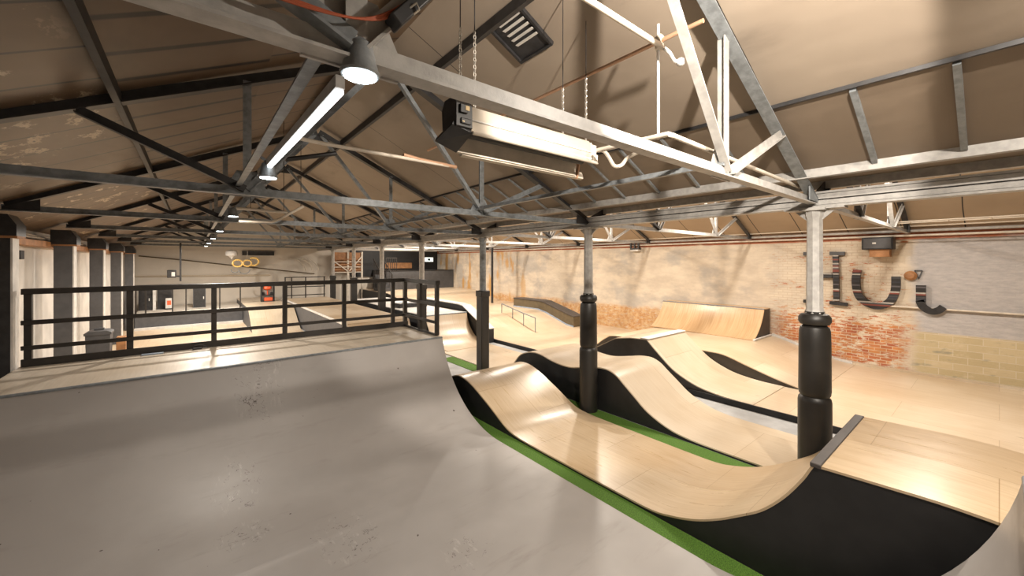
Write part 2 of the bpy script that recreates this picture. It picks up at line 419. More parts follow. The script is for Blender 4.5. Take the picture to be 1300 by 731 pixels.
for r, cat in ((R1, 'over the grey ramp'), (R2, 'over the brick wall side')):
    for dx in (-2.47, -.45, .45, 2.47):
        nm = {-2.47: 'lower left', -.45: 'upper left', .45: 'upper right', 2.47: 'lower right'}[dx]
        beam('roof_purlin', r+dx, roof_z(r+dx, r)-(.018 if dx > 2 else .065), (.03 if dx > 2 else .05), (.035 if dx > 2 else .11), M['steel_dark'], f'{nm} long purlin of the roof {cat}')
# bare rafters in the low panel strip
ribs = [y for y in [-1.0+.6*i for i in range(32)] if min(abs(y-b) for b in BAY) > .12]
for i, y in enumerate(ribs):
    w = .045 if y < 1.4 else .03
    m = MB(); m.bar((4.45, y, roof_z(4.45, R1)-w/2-.002), (5.42, y, roof_z(5.42, R1)-w/2-.002), w, w)
    tag(m.build('roof_rib', M['steel_blue'], base=(4.45, y, roof_z(4.45, R1))), f'{nth(i+1)} short ceiling rib above the pale valley beam, counted from the camera end', 'rib', 'ribs above the valley beam')

# ------------------------------------------------------------------ roof trusses
def make_truss(label, mats, group):
    """centre at the ridge line, spans 8 m; built at the origin so that copies share it"""
    ch, po, ra = mats
    t = thing('roof_truss', (0, 0, 0), label, 'truss', group)
    zc = 3.62
    m = MB(); m.angle((-3.98, 0, zc), (3.90, 0, zc), .085, .085); m.box(-3.98, 3.9, .012, .022, zc-.04, zc+.04)
    m.build('bottom_chord', ch, t)
    for s in (-1, 1):
        m = MB(); a = (s*3.96, 0, zc+.06); b = (s*.02, 0, 5.60-.13)
        m.angle(a, b, .11, .11, .014); m.build('rafter', ra, t)
        zp = roof_z(1.5, 0)-.09
        m = MB(); m.angle((s*1.5, .03, zc-.03), (s*1.5, .03, zp), .075, .075); m.build('post', po, t)
        m = MB(); m.angle((s*1.5, -.02, zc+.02), (s*.06, -.02, 5.4), .07, .07); m.build('ridge_strut', po, t)
        m = MB(); m.angle((s*1.52, -.03, zc+.02), (s*2.72, -.03, roof_z(2.72, 0)-.10), .075, .075); m.build('outer_strut', po if s > 0 else ra, t)
        m = MB(); m.prism([(s*1.5-.17, zc-.05), (s*1.5+.17, zc-.05), (s*1.5+.17, zc+.06), (s*1.5+.09, zc+.22), (s*1.5-.09, zc+.22), (s*1.5-.17, zc+.06)], .036, .05, 'y')
        for bx, bz in ((-.12, -.01), (-.04, -.01), (.05, -.01), (.13, -.01), (-.04, .13), (.04, .13)):
            m.lathe([(.012, 0), (.012, .012), (.004, .016)], (0, 0, 0), 8)
            for v in m.v[-24:]: v.x, v.y, v.z = s*1.5+bx+v.x, .036-v.z, zc+bz+v.y
        g = m.build('gusset_plate', ch, t)
        m = MB(); m.prism([(s*3.96, zc-.02), (s*3.62, zc-.02), (s*3.62, zc+.14), (s*3.96, zc+.02)], -.05, -.036, 'y'); m.build('heel_plate', ra, t)
    m = MB(); m.prism([(-.22, 5.28), (.22, 5.28), (.12, 5.45), (-.12, 5.45)], .05, .062, 'y'); m.build('ridge_plate', ra, t)
    return t
near_mats = (M['steel_light'], M['steel_light'], M['steel_blue'])
far_mats = (M['steel_blue'], M['steel_blue'], M['steel_dark'])
tr_near = make_truss('nearest roof truss, pale bottom chord passing in front of the hanging heater', near_mats, 'trusses over the grey ramp')
tr_near.location = (R1, BAY[0], 0)
tr = make_truss('second roof truss, grey blue chord crossing above the black railing', far_mats, 'trusses over the grey ramp')
tr.location = (R1, BAY[1], 0)
for i in range(2, 7):
    dup(tr, (R1, BAY[i], 0), f'{ordinal(i)} roof truss from the camera over the railing side of the hall', 'trusses over the grey ramp')
tr2 = make_truss('nearest truss on the brick wall side, its chord reaching the wall near the black speaker', (M['steel_light'], M['steel_light'], M['steel_dark']), 'trusses on the brick wall side')
tr2.location = (R2, BAY[0], 0)
for i in range(1, 7):
    dup(tr2, (R2, BAY[i], 0), f'{ordinal(i)} truss from the camera on the brick wall side of the hall', 'trusses on the brick wall side')
# longitudinal ties through the truss nodes
for x, nm, mt in ((.45, 'left', 'steel_blue'), (3.45, 'right', 'steel_blue')):
    for i in range(6):
        m = MB(); m.angle((x-.08, BAY[i]-.02, 3.688), (x-.08, BAY[i+1]-.045, 3.688), .05, .05)
        tag(m.build('tie_bar', M[mt], base=(x, BAY[i], 3.7)), f'long tie bar on the {nm} linking the {ordinal(i)} and {ordinal(i+1)} trusses over the grey ramp', 'tie bar', 'tie bars between trusses')

# ------------------------------------------------------------------ columns
def col_head(t, x, y):
    m = MB(); m.box(x-.13, x+.13, y-.13, y+.13, 3.50, 3.535); m.box(x-.09, x+.09, y-.3, y+.3, 3.515, 3.533)
    for s in (-1, 1):
        m.prism([(y+s*.07, 3.5), (y+s*.2, 3.5), (y+s*.07, 3.38)], x-.012, x+.012, 'x')
    m.build('head_plate', M['steel_light'], t)
def turned_col(i, label):
    x, y = XC, BAY[i]
    t = thing('iron_column', (x, y, 0), label, 'column', 'iron columns along the turf strip')
    m = MB(); m.lathe([(.105, 2.25), (.088, 2.3), (.083, 3.1), (.082, 3.40), (.10, 3.44), (.105, 3.5)], (x, y, 0), 8); m.build('shaft', M['steel_light'], t)
    for s in m.sm: pass
    m = MB()
    m.lathe([(.17, 0), (.172, .04), (.172, 1.17), (.165, 1.21), (.145, 1.235)], (x, y, 0), 32); m.build('lower_sleeve', M['pad'], t)
    m = MB(); m.lathe([(.145, 1.235), (.160, 1.26), (.166, 1.31), (.162, 1.9), (.158, 2.03), (.145, 2.08), (.115, 2.10)], (x, y, 0), 32); m.build('upper_sleeve', M['pad'], t)
    m = MB(); m.lathe([(.115, 2.10), (.15, 2.115), (.168, 2.15), (.165, 2.2), (.14, 2.235), (.10, 2.245), (.10, 2.27)], (x, y, 0), 32); m.build('collar', M['pad'], t)
    col_head(t, x, y)
turned_col(0, 'nearest iron column, with thick black turned sleeve beside the wooden quarter deck')
turned_col(1, 'second iron column, with black turned sleeve standing on the turf between two wave ramps')
def plain_col(i, label):
    x, y = XC, BAY[i]
    t = thing('iron_column', (x, y, 0), label, 'column', 'iron columns along the turf strip')
    m = MB(); m.lathe([(.085, 2.0), (.085, 3.40), (.105, 3.44), (.105, 3.5)], (x, y, 0), 12); m.build('shaft', M['steel_light'] if i > 2 else M['steel_blue'], t)
    m = MB(); m.box(x-.125, x+.125, y-.125, y+.125, 0, 1.98); m.box(x-.14, x+.14, y-.14, y+.14, 1.96, 2.12); m.build('padded_sleeve', M['pad'], t, bevel=.02)
    col_head(t, x, y)
plain_col(2, 'third iron column, with square black padding beyond the wave ramp crest')
plain_col(3, 'fourth iron column, behind the corner of the black railing')
plain_col(4, 'fifth iron column, seen over the black railing near the dark stairs')
plain_col(5, 'sixth iron column, slim and far off near the timber rack')
plain_col(6, 'last iron column, close to the far gable wall')
def steel_col(i, label):
    x, y = XL, BAY[i]
    t = thing('steel_column', (x, y, 0), label, 'column', 'grey steel columns by the white wall')
    mm = M['steel_dark'] if i < 3 else M['grey_panel']
    m = MB(); m.box(x-.13, x+.13, y-.13, y-.11, 0, 3.2); m.box(x-.13, x+.13, y+.11, y+.13, 0, 3.2); m.box(x-.012, x+.012, y-.11, y+.11, 0, 3.2); m.build('shaft', mm, t)
    m = MB(); m.box(x+.131, x+.15, y-.13, y+.13, 0, 3.2); m.build('edge_strip', M['white'], t)['label'] = 'white edge strip'
    m = MB(); m.box(x-.16, x+.2, y-.17, y+.17, 3.2, 3.23); m.build('cap_plate', M['timber'], t)['label'] = 'orange timber cap plate'
    m = MB(); m.prism([(x-.16, 3.23), (x+.2, 3.23), (x+.2, 3.38), (x+.12, 3.52), (x-.16, 3.52)], y-.2, y+.2, 'y'); m.build('bracket', M['steel_dark'], t)
for i, l in ((1, 'near steel column left of the railing end'), (2, 'dark steel column standing against the left end of the black railing'), (3, 'second steel column seen along the white wall, behind the railing'),
             (4, 'third steel column along the white wall'), (5, 'fourth steel column along the white wall'), (6, 'farthest steel column by the gable wall')):
    steel_col(i, l)

# ------------------------------------------------------------------ ramps
def ramp(name, label, prof, x0, x1, surf, side, cat='ramp', t=.02, zb=0.0, closed_ends=True, n=6, inset=.006):
    pr = smooth(prof, n) if n > 1 else prof
    ys = [p[0] for p in pr]; root = thing(name, ((x0+x1)/2, sum(ys)/len(ys), zb), label, cat)
    m = MB(); m.strip(pr, x0, x1, t); m.build('riding_surface', surf, root)
    m = MB()
    body = [(y, max(z-t-.001, zb)) for y, z in pr]
    poly = body+[(pr[-1][0], zb), (pr[0][0], zb)]
    # body as quads so that concave outlines stay clean
    for i in range(len(pr)-1):
        (ya, za), (yb, zb2) = body[i], body[i+1]
        if za <= zb+1e-4 and zb2 <= zb+1e-4: continue
        vs = [(x0+inset, ya, zb), (x0+inset, yb, zb), (x0+inset, yb, zb2), (x0+inset, ya, za), (x1-inset, ya, zb), (x1-inset, yb, zb), (x1-inset, yb, zb2), (x1-inset, ya, za)]
        fs = [(0, 1, 2, 3), (7, 6, 5, 4), (3, 2, 6, 7), (0, 4, 5, 1)]
        if i == 0: fs.append((0, 3, 7, 4))
        if i == len(pr)-2: fs.append((1, 5, 6, 2))
        m.add(vs, fs)
    m.build('side_panel', side, root)
    return root
# grey mini ramp: near quarter, flat, far quarter, two decks
RX0, RX1, RH, RR = -1.88, 3.79, 1.41, 1.92
yn0, yf0 = 1.80, 5.0
far = arc_up(yf0, .03, RR, RH-.03, 1, 24); RHN = 1.62; near = arc_up(yn0, .03, RR, RHN-.03, -1, 24)
g = thing('mini_ramp', (1.0, 3.4, 0), 'large grey half pipe mini ramp filling the foreground', 'ramp')
m = MB(); m.strip(near[::-1]+[(yn0+(yf0-yn0)*i/8, .03) for i in range(1, 8)]+far, RX0, RX1, .025); m.build('riding_surface', M['ramp'], g)
yc = far[-1][0]; yn = near[-1][0]
m = MB(); m.box(RX0, RX1, yc+.03, 8.66, RH-.03, RH); m.build('deck', M['deck'], g, bevel=.004)['label'] = 'cream boarded deck'
m = MB(); m.box(RX0, RX1, -1.6, yn-.03, RHN-.03, RHN); m.build('deck', M['deck'], g, bevel=.004)['label'] = 'near deck under the viewpoint'
for (yy, s, hh) in ((yc, 1, RH), (yn, -1, RHN)):
    m = MB(); m.tube([(RX0, yy+s*.012, hh-.012), (RX1, yy+s*.012, hh-.012)], .022, 12); m.build('coping', M['steel_blue'], g)
for prof, yd, hh in ((far, 8.66, RH), (near, -1.6, RHN)):
    for x0, x1 in ((RX0+.01, RX0+.05), (RX1-.05, RX1-.01)):
        m = MB(); pr = prof+[(yd, hh-.031)]
        for i in range(len(pr)-1):
            (ya, za), (yb, zb) = pr[i], pr[i+1]
            m.add([(x0, ya, 0), (x0, yb, 0), (x0, yb, max(zb-.027, .003)), (x0, ya, max(za-.027, .003)), (x1, ya, 0), (x1, yb, 0), (x1, yb, max(zb-.027, .003)), (x1, ya, max(za-.027, .003))],
                  [(0, 1, 2, 3), (7, 6, 5, 4), (3, 2, 6, 7)])
        m.build('side_panel', M['black'], g)
m = MB(); m.box(RX0, RX1, 8.66, 8.68, .0, RH); m.build('back_edge', M['black_lip'], g)

# turf strips
m = MB(); m.box(3.795, 4.055, -1.6, 8.2, 0, .012); tag(m.build('turf_strip', M['turf'], base=(3.95, 3.3, 0)), 'narrow green turf strip between the grey ramp and the black sided wave ramp', 'turf', 'green turf strips')
m = MB(); m.box(5.725, 6.115, -1.6, 10.4, 0, .012); tag(m.build('turf_strip', M['turf'], base=(5.9, 4.4, 0)), 'green turf strip between the two wave ramps, with columns standing in it', 'turf', 'green turf strips')

# B: golden wave ramp next to the grey ramp
B = [(8.1, .06), (7.7, .10), (7.3, .33), (6.95, .57), (6.62, .65), (6.22, .58), (5.64, .34), (5.2, .13), (4.9, .065), (4.42, .05), (3.9, .05), (3.0, .05), (2.5, .06), (2.24, .115), (2.0, .20), (1.78, .317), (1.57, .46), (1.38, .605), (1.21, .80), (1.075, 1.01), (1.02, 1.12), (.99, 1.175)]
rb = ramp('wave_ramp', 'golden plywood wave ramp with a roller at one end and a quarter at the other', B, 4.06, 5.72, M['birch_gold'], M['black'])
dk = [(.99, 1.175), (.6, 1.19), (.2, 1.20), (-.2, 1.17), (-.6, 1.08), (-1.0, .92), (-1.6, .6)]
m = MB(); m.strip(smooth(dk, 5), 4.06, 5.72, .02); m.build('deck', M['birch_gold'], rb)
m = MB(); pr = smooth(dk, 5)
for i in range(len(pr)-1):
    (ya, za), (yb, zb) = pr[i], pr[i+1]; x0, x1 = 4.066, 5.714
    m.add([(x0, ya, 0), (x0, yb, 0), (x0, yb, zb-.021), (x0, ya, za-.021), (x1, ya, 0), (x1, yb, 0), (x1, yb, zb-.021), (x1, ya, za-.021)], [(0,1,2,3), (7,6,5,4), (3,2,6,7)])
m.build('side_panel', M['black'], rb)
m = MB(); m.box(4.055, 5.725, .93, 1.01, 1.15, 1.188); m.build('coping', M['black_lip'], rb, bevel=.008)['label'] = 'dark timber coping edge'

# C: second wave ramp
C = [(8.15, .05), (7.85, .10), (7.53, .38), (7.32, .60), (7.09, .72), (6.81, .78), (6.54, .775), (6.16, .70), (5.70, .675), (5.23, .76), (4.95, .82), (4.69, .83), (4.49, .76), (4.33, .64), (4.12, .48), (3.85, .28), (3.5, .13), (3.15, .065), (2.6, .05), (1.6, .05), (0.6, .05), (-1.6, .05)]
ramp('wave_ramp', 'pale plywood double hump wave ramp behind the second column', C, 6.14, 7.65, M['pale_ply'], M['black'])

# E: quarter with landing, standing on the raised floor
E_ = [(7.9, .11), (7.5, .22), (6.74, .63), (6.2, .92), (5.75, 1.0), (5.3, 1.03)]
E2 = [(5.3, 1.03), (5.0, .755), (4.66, .47), (4.33, .30), (3.99, .19), (3.5, .125), (3.0, .112)]
re = ramp('jump_ramp', 'pale curved kicker ramp with white lip and dark brown side near the brick wall', E_[:-1]+smooth(E2, 5), 8.42, 10.2, M['pale_ply'], M['brown_black'], zb=.10, n=1)
m = MB(); m.box(8.41, 10.21, 5.25, 5.47, 1.02, 1.05); m.build('lip', M['white'], re, bevel=.015)['label'] = 'white rounded lip'
# kerb on the raised floor edge
m = MB(); m.box(8.37, 8.40, -1.6, 12.0, 0, .115); tag(m.build('kerb_strip', M['black'], base=(8.38, 5, 0)), 'black kerb strip beside the grey channel', 'kerb')

# F: raised bank against the brick wall
Fp = [(8.7, .105), (8.3, .18), (7.9, .45), (7.5, .58), (6.0, .60), (4.75, .60), (4.3, .58), (3.8, .43), (3.3, .28), (2.8, .155), (2.45, .105)]
ramp('bank_ramp', 'low plywood bank along the brick wall with dark brown side', Fp, 10.22, 13.85, M['birch'], M['brown_black'], zb=.1)
# G: wall quarter
gp = [(12.54, .622), (12.7, .66), (12.95, .82), (13.15, 1.02), (13.3, 1.23), (13.4, 1.43)]
gq = smooth(gp, 6)
rg = thing('wall_quarter_ramp', (13.2, 6.0, .6), 'steep golden plywood quarter ramp against the brick wall', 'ramp')
m = MB(); m.strip(gq, 4.46, 7.75, .02, 'y'); m.build('riding_surface', M['birch_wall'], rg)
for (y0, y1) in ((4.47, 4.49), (7.72, 7.74)):
    m = MB(); m.prism([(x+.02, z) for x, z in gq]+[(13.88, 1.43), (13.88, .602)], y0, y1, 'y')
    m.build('side_panel', M['brown_black'], rg)
m = MB(); m.box(13.4, 13.9, 4.46, 7.75, 1.425, 1.45); m.build('top_deck', M['birch_wall'], rg)
m = MB(); m.tube([(13.4, 4.46, 1.44), (13.4, 7.75, 1.44)], .018, 10); m.build('coping', M['steel_blue'], rg)
m = MB(); m.box(12.5, 13.84, 4.40, 4.455, .602, .65); m.build('foot_strip', M['white'], rg, bevel=.01)['label'] = 'white strip at the foot of the side'

# J: grind ledge box beside the wall, following the bank
jt = [(11.3, .57), (13.2, 1.06), (13.6, 1.08), (15.3, 1.08)]
def floz(y):
    for (a, b) in zip(flo, flo[1:]):
        if a[0] <= y <= b[0]: return a[1]+(b[1]-a[1])*(y-a[0])/(b[0]-a[0])
m = MB(); m2 = MB(); m3 = MB()
ysj = sorted(set([11.3, 15.3]+[y for y, z in flo if 11.3 < y < 15.3]+[13.2, 13.6]))
def topj(y):
    for (a, b) in zip(jt, jt[1:]):
        if a[0] <= y <= b[0]: return a[1]+(b[1]-a[1])*(y-a[0])/(b[0]-a[0])
for a, b in zip(ysj, ysj[1:]):
    m.prism([(a, floz(a)+.003), (b, floz(b)+.003), (b, topj(b)-.04), (a, topj(a)-.04)], 12.5, 13.05, 'x')
    m2.prism([(a, topj(a)-.04), (b, topj(b)-.04), (b, topj(b)), (a, topj(a))], 12.48, 13.07, 'x')
    m3.prism([(a, floz(a)+.003), (b, floz(b)+.003), (b, floz(b)+.05), (a, floz(a)+.05)], 12.46, 12.497, 'x')
rj = thing('grind_ledge', (12.8, 13.3, .5), 'olive brown grind ledge sloping down beside the brick wall', 'ledge')
m.build('body', M['olive'], rj); m2.build('cap', M['black_lip'], rj); m3.build('foot_strip', M['bluegrey'], rj)
# K: handrail
kp = [(13.55, .66, 1.06), (12.8, .50, .92), (12.1, .28, .79), (11.4, .13, .68)]
rk = thing('grind_rail', (10.4, 12.4, .1), 'thin grey steel grind rail going down the bank', 'rail')
m = MB(); m.tube([(10.4, y, z) for y, zb, z in kp], .022, 8); m.build('top_rail', M['steel_blue'], rk)
for y, zb, z in kp:
    m = MB(); m.tube([(10.4, y, max(zb, floz(y))), (10.4, y, z)], .018, 8); m.build('post', M['steel_blue'], rk)
# L: sloping hubba ledge with pale top
lt = [(11.35, .52), (12.9, 1.22), (13.3, 1.25), (16.5, 1.25)]
rl = thing('sloping_ledge', (8.3, 13.5, 0), 'dark sided ledge with pale top running down beside the small quarter pipe', 'ledge')
m = MB(); m2 = MB()
for (ya, za), (yb, zb) in zip(lt, lt[1:]):
    m.prism([(ya, .0), (yb, .0), (yb, zb-.03), (ya, za-.03)], 8.02, 8.36, 'x'); m2.prism([(ya, za-.03), (yb, zb-.03), (yb, zb), (ya, za)], 8.0, 8.38, 'x')
m.build('body', M['black'], rl); m2.build('cap', M['white'], rl)
# M: small quarter pipe ahead
Mp = [(11.0, .04), (11.5, .07), (11.85, .17), (12.15, .36), (12.4, .66), (12.52, .98)]
rm = ramp('small_quarter_pipe', 'small distant quarter pipe with shiny plywood face beside the third column', Mp, 6.3, 7.96, M['birch'], M['black'])
m = MB(); m.box(6.3, 7.96, 12.55, 20.5, 0, .97); m.build('deck_body', M['black'], rm)
m = MB(); m.box(6.28, 7.98, 12.55, 20.5, .972, 1.0); m.build('deck', M['white'], rm)['label'] = 'white deck'
m = MB(); m.tube([(6.3, 12.53, .99), (7.96, 12.53, .99)], .025, 10); m.build('coping', M['steel_blue'], rm)
# P: plywood platform left of the columns, with grey side
Pp = [(10.9, .04), (11.3, .07), (11.7, .22), (12.1, .55), (12.35, .98)]
rp = ramp('platform_ramp', 'plywood platform with grey side panel and pale edge strip, behind the railing', Pp, 3.62, 5.6, M['birch'], M['grey_panel'])
m = MB(); m.box(3.63, 5.59, 12.38, 23.0, 0, .97); m.build('platform_body', M['grey_panel'], rp)
m = MB(); m.box(3.62, 5.6, 12.38, 23.0, .972, 1.0); m.build('deck', M['birch'], rp)
m = MB(); m.box(3.59, 3.618, 12.38, 23.0, .93, 1.005); m.build('edge_strip', M['white'], rp)['label'] = 'pale edge strip'
# N: bank further left
Np = [(18.4, .03), (18.7, .06), (20.2, .86), (20.5, .90)]
rn = ramp('bank_ramp', 'bright plywood bank seen through the middle of the railing', Np, 1.85, 3.57, M['pale_ply'], M['grey_panel'], n=3)
m = MB(); m.box(1.86, 3.56, 20.53, 25.9, 0, .87); m.build('platform_body', M['grey_panel'], rn)
m = MB(); m.box(1.85, 3.57, 20.53, 25.9, .872, .90); m.build('deck', M['pale_ply'], rn)
# grey stage along the gable wall
rs = thing('stage_platform', (-.2, 24, 0), 'low dark grey platform along the far gable wall', 'platform')
m = MB(); m.box(-1.86, 1.84, 22.5, 25.95, .03, .66); m.build('body', M['grey_panel'], rs)
m = MB(); m.box(-1.87, 1.84, 22.48, 25.95, .66, .69); m.build('top', M['beige'], rs)
m = MB(); m.box(-1.86, 1.84, 22.3, 22.49, .026, .12); m.build('step', M['white'], rs)['label'] = 'white foot strip'
# dark platform in the far right corner
rd = thing('corner_platform', (11.5, 24.5, 1.13), 'dark raised platform in the far corner by the brick wall', 'platform')
m = MB(); m.box(9.2, 13.94, 23.6, 25.88, 1.132, 2.28); m.build('body', M['grey_panel'], rd)
m = MB(); m.box(9.18, 13.94, 23.58, 25.88, 2.28, 2.32); m.build('top', M['black'], rd)
m = MB(); m.box(7.8, 13.94, 25.9, 25.999, 1.9, 3.6); tag(m.build('back_panel', M['black'], base=(11, 25.9, 2)), 'black painted panelling above the dark corner platform', 'panel')
m = MB(); m.box(10.0, 11.9, 25.8, 25.899, 2.42, 2.80); tag(m.build('timber_board', M['timber'], base=(10.9, 25.8, 2.4)), 'brown board on the black panelling', 'board')
rsn = thing('lit_sign', (13.1, 25.85, 2.86), 'small white lit sign in the dark far corner', 'sign')
m = MB(); m.box(12.85, 13.55, 25.78, 25.88, 2.85, 3.2); m.build('case', M['white'], rsn)
m = MB(); m.box(12.89, 13.51, 25.765, 25.779, 2.89, 3.16); m.build('face', M['sign'], rsn)
m = MB(); m.box(13.1, 13.3, 25.755, 25.764, 2.95, 3.1); m.build('symbol', M['steel_dark'], rsn)
# dark mat on far deck
m = MB(); m.box(6.5, 7.7, 15.2, 15.8, 1.0, 1.16); tag(m.build('mat_block', M['steel_dark'], base=(7, 15.5, 1)), 'dark block lying on the white deck of the small quarter pipe', 'block')

# ------------------------------------------------------------------ railing on the grey ramp deck
rr = thing('deck_railing', (1, 8.58, RH), 'brown black four rail guard railing around the back of the grey ramp deck', 'railing')
RY, RXE = 8.58, 3.79
xs = [-1.79, -.76, .29, 1.37, 2.45, 3.50]
for x in xs:
    m = MB(); m.box(x-.038, x+.038, RY-.035, RY+.035, RH, 2.42); m.build('post', M['rail'], rr, bevel=.004)
m = MB(); m.box(RXE-.04, RXE+.04, RY-.04, RY+.04, RH, 2.42); m.build('corner_post', M['rail'], rr, bevel=.004)
for y in (7.8, 7.06):
    m = MB(); m.box(RXE-.035, RXE+.035, y-.038, y+.038, RH, 2.42 if y > 7.5 else 2.5); m.build('post', M['rail'], rr, bevel=.004)
for z0, z1, nm in ((2.42, 2.50, 'top_rail'), (1.995, 2.06, 'middle_rail'), (1.645, 1.705, 'middle_rail'), (RH+.002, 1.52, 'kick_board')):
    w = .05 if nm == 'top_rail' else .022
    m = MB(); m.box(-1.85, RXE+.05, RY-.036-w if nm != 'top_rail' else RY-w, RY-.036 if nm != 'top_rail' else RY+w, z0, z1); m.build(nm, M['rail'], rr, bevel=.004)
    m = MB()
    if nm == 'top_rail': m.box(RXE-w, RXE+w, 7.02, RY-.06, z0, z1)
    else: m.box(RXE-.036-w, RXE-.036, 7.03, RY-.06, z0, z1 if nm != 'kick_board' else 1.46)
    m.build(nm, M['rail'], rr, bevel=.004)
t = thing('clamp', (.11, 8.45, RH), 'small black wire clamp lying at the foot of the railing', 'clamp')
m = MB(); m.box(.0, .12, 8.42, 8.47, RH+.001, RH+.03); m.build('base', M['steel_dark'], t)
m = MB(); m.tube([(.0, 8.44, RH+.03), (.03, 8.43, RH+.07), (.1, 8.45, RH+.075), (.16, 8.44, RH+.05), (.2, 8.42, RH+.02)], .008, 6); m.build('wire_handle', M['steel_dark'], t)
m = MB(); m.box(-.62, -.36, 8.40, 8.46, RH+.001, RH+.022); tag(m.build('blue_strip', M['bluegrey'], base=(-.5, 8.43, RH), bevel=.006), 'flat blue grey strip lying on the deck by the railing', 'strip')

# ------------------------------------------------------------------ lamps
def area(loc, size, power, col, name='lamp_light', rot=(0, 0, 0), spread=PI, parent=None):
    L = bpy.data.lights.new(name, 'AREA'); L.shape = 'DISK'; L.size = size; L.energy = power; L.color = col; L.spread = spread
    o = bpy.data.objects.new(name, L); COL.objects.link(o); o.rotation_euler = rot
    if parent: o.parent = parent; o.location = Vector(loc)-parent_loc(parent)
    else: o.location = loc
    return o
COOL = (.90, .97, 1.0); WARM = (1.0, .90, .78); WARM2 = (1.0, .90, .78)
def node_lamp(y, label, power, col=COOL):
    x, z = .46, 3.535
    t = thing('round_lamp', (x, y, z), label, 'lamp', 'round lamps under the truss joints')
    m = MB(); m.lathe([(.064, 0), (.068, .008), (.062, .02), (.05, .07), (.042, .11), (.012, .135)], (x, y, z), 24); m.build('housing', M['steel_blue'], t)
    m = MB(); m.lathe([(.001, -.004), (.056, -.004), (.056, .001), (.001, .001)], (x, y, z), 24); m.build('lamp_face', M['glow_cool'], t)
    m = MB(); m.bar((x, y, z+.12), (x-.05, y, 3.69), .02, .02); m.build('stem', M['steel_blue'], t)
    area((x, y, z-.012), .11, power, col, parent=t)
node_lamp(1.42, 'round cool white lamp glowing under the nearest truss joint', 5)
node_lamp(3.6, 'second round lamp, small and bright behind the glowing strip end', 8)
node_lamp(7.0, 'third round lamp, small bright spot between the second and third trusses', 45, WARM2)
node_lamp(10.6, 'fourth round lamp along the tie bar, beyond the third', 190, WARM2)
node_lamp(14.2, 'fifth round lamp along the tie bar, nearly level with the far chords', 210, WARM2)
node_lamp(17.8, 'sixth round lamp along the tie bar toward the gable wall', 230, WARM2)
node_lamp(21.4, 'last round lamp along the tie bar, nearest the gable wall', 230, WARM2)
t = thing('lit_tie_strip', (.46, 2.9, 3.6), 'long glowing strip added for the lamplit tie bar between the nearest two trusses', 'light')
m = MB(); m.bar((.46, 1.66, 3.60), (.46, 4.1, 3.66), .035, .05); m.build('housing', M['steel_light'], t)  # bar and glowing strip added for the tie bar's lamplit bottom face
m = MB(); m.bar((.465, 1.68, 3.568), (.465, 4.08, 3.628), .028, .014); m.build('glow_bar', M['glow_strip'], t)

def high_bay(x, y, z, label, power, col, r=.2, top=None):
    t = thing('high_bay_lamp', (x, y, z), label, 'lamp', 'high bay lamps under the ridges')
    m = MB(); m.lathe([(r, 0), (r*1.03, .01), (r*.8, .10), (r*.45, .16), (r*.4, .25), (.02, .26)], (x, y, z), 24); m.build('housing', M['steel_dark'], t)
    m = MB(); m.lathe([(.001, -.008), (r*.9, -.008), (r*.9, -.001), (.001, -.001)], (x, y, z), 24); m.build('lamp_face', M['glow_warm'], t)
    zz = top if top else 5.5
    m = MB(); m.tube([(x, y, z+.25), (x, y, zz)], .008, 6); m.build('stem', M['steel_dark'], t)
    area((x, y, z-.016), r*1.7, power, col, parent=t)
    return t
for i in range(7):
    high_bay(R2, BAY[i]-.5, 4.85, f'{ordinal(i)} warm high bay lamp from the camera under the brick wall side ridge', 240, WARM, r=.15)
hb = high_bay(3.15, -.6, 4.72, 'high bay lamp hanging beside the flood light, out of the picture', 245, WARM2, r=.07, top=4.95)
t = thing('flood_light', (1.75, -.05, 4.5), 'warm flood light above the viewpoint aimed at the columns, out of the picture', 'light')
fd = (Vector((.62, .76, -.06))).normalized()
m = MB(); cc = Vector((1.75, -.05, 4.5)); m.bar(cc-fd*.16, cc-fd*.04, .22, .16); m.build('housing', M['steel_dark'], t)
m = MB(); m.bar(cc-fd*.039, cc-fd*.03, .20, .14); m.build('lamp_face', M['glow_warm'], t)
m = MB(); m.tube([cc-fd*.1, cc-fd*.1+Vector((0, 0, .95))], .01, 6); m.build('stem', M['steel_dark'], t)
L = bpy.data.lights.new('flood_beam', 'SPOT'); L.energy = 900; L.color = WARM2; L.shadow_soft_size = .05; L.spot_size = math.radians(90); L.spot_blend = .18
o = bpy.data.objects.new('flood_beam', L); COL.objects.link(o); o.parent = t; o.location = (0, 0, 0); o.rotation_euler = fd.to_track_quat('-Z', 'Y').to_euler()

# ------------------------------------------------------------------ radiant heater
t = thing('radiant_heater', (2.1, 2.4, 3.7), 'long pale gas radiant heater hanging on chains behind the nearest chord', 'heater')
x0, x1 = 1.50, 2.78
m = MB()
sec = [(2.29, 3.765), (2.30, 3.79), (2.305, 3.93), (2.33, 3.965), (2.44, 3.97), (2.47, 3.93), (2.505, 3.71), (2.50, 3.675)]
sec2 = [(2.31, 3.77), (2.315, 3.79), (2.32, 3.925), (2.34, 3.953), (2.43, 3.958), (2.457, 3.925), (2.49, 3.71), (2.485, 3.68)]
m.prism(sec+sec2[::-1], x0, x1, 'x')
m.build('reflector_hood', M['alu'], t)
m = MB(); m.tube([(x0, 2.285, 3.768), (x1+.06, 2.285, 3.768)], .014, 8); m.build('front_lip', M['alu'], t)
m = MB(); m.prism([(2.50, 3.67), (2.53, 3.66), (2.55, 3.70), (2.52, 3.735), (2.505, 3.70)], x0+.05, x1+.12, 'x'); m.box(2.1, 2.112, 2.49, 2.50, 3.72, 3.80); m.build('rear_lip', M['alu'], t)
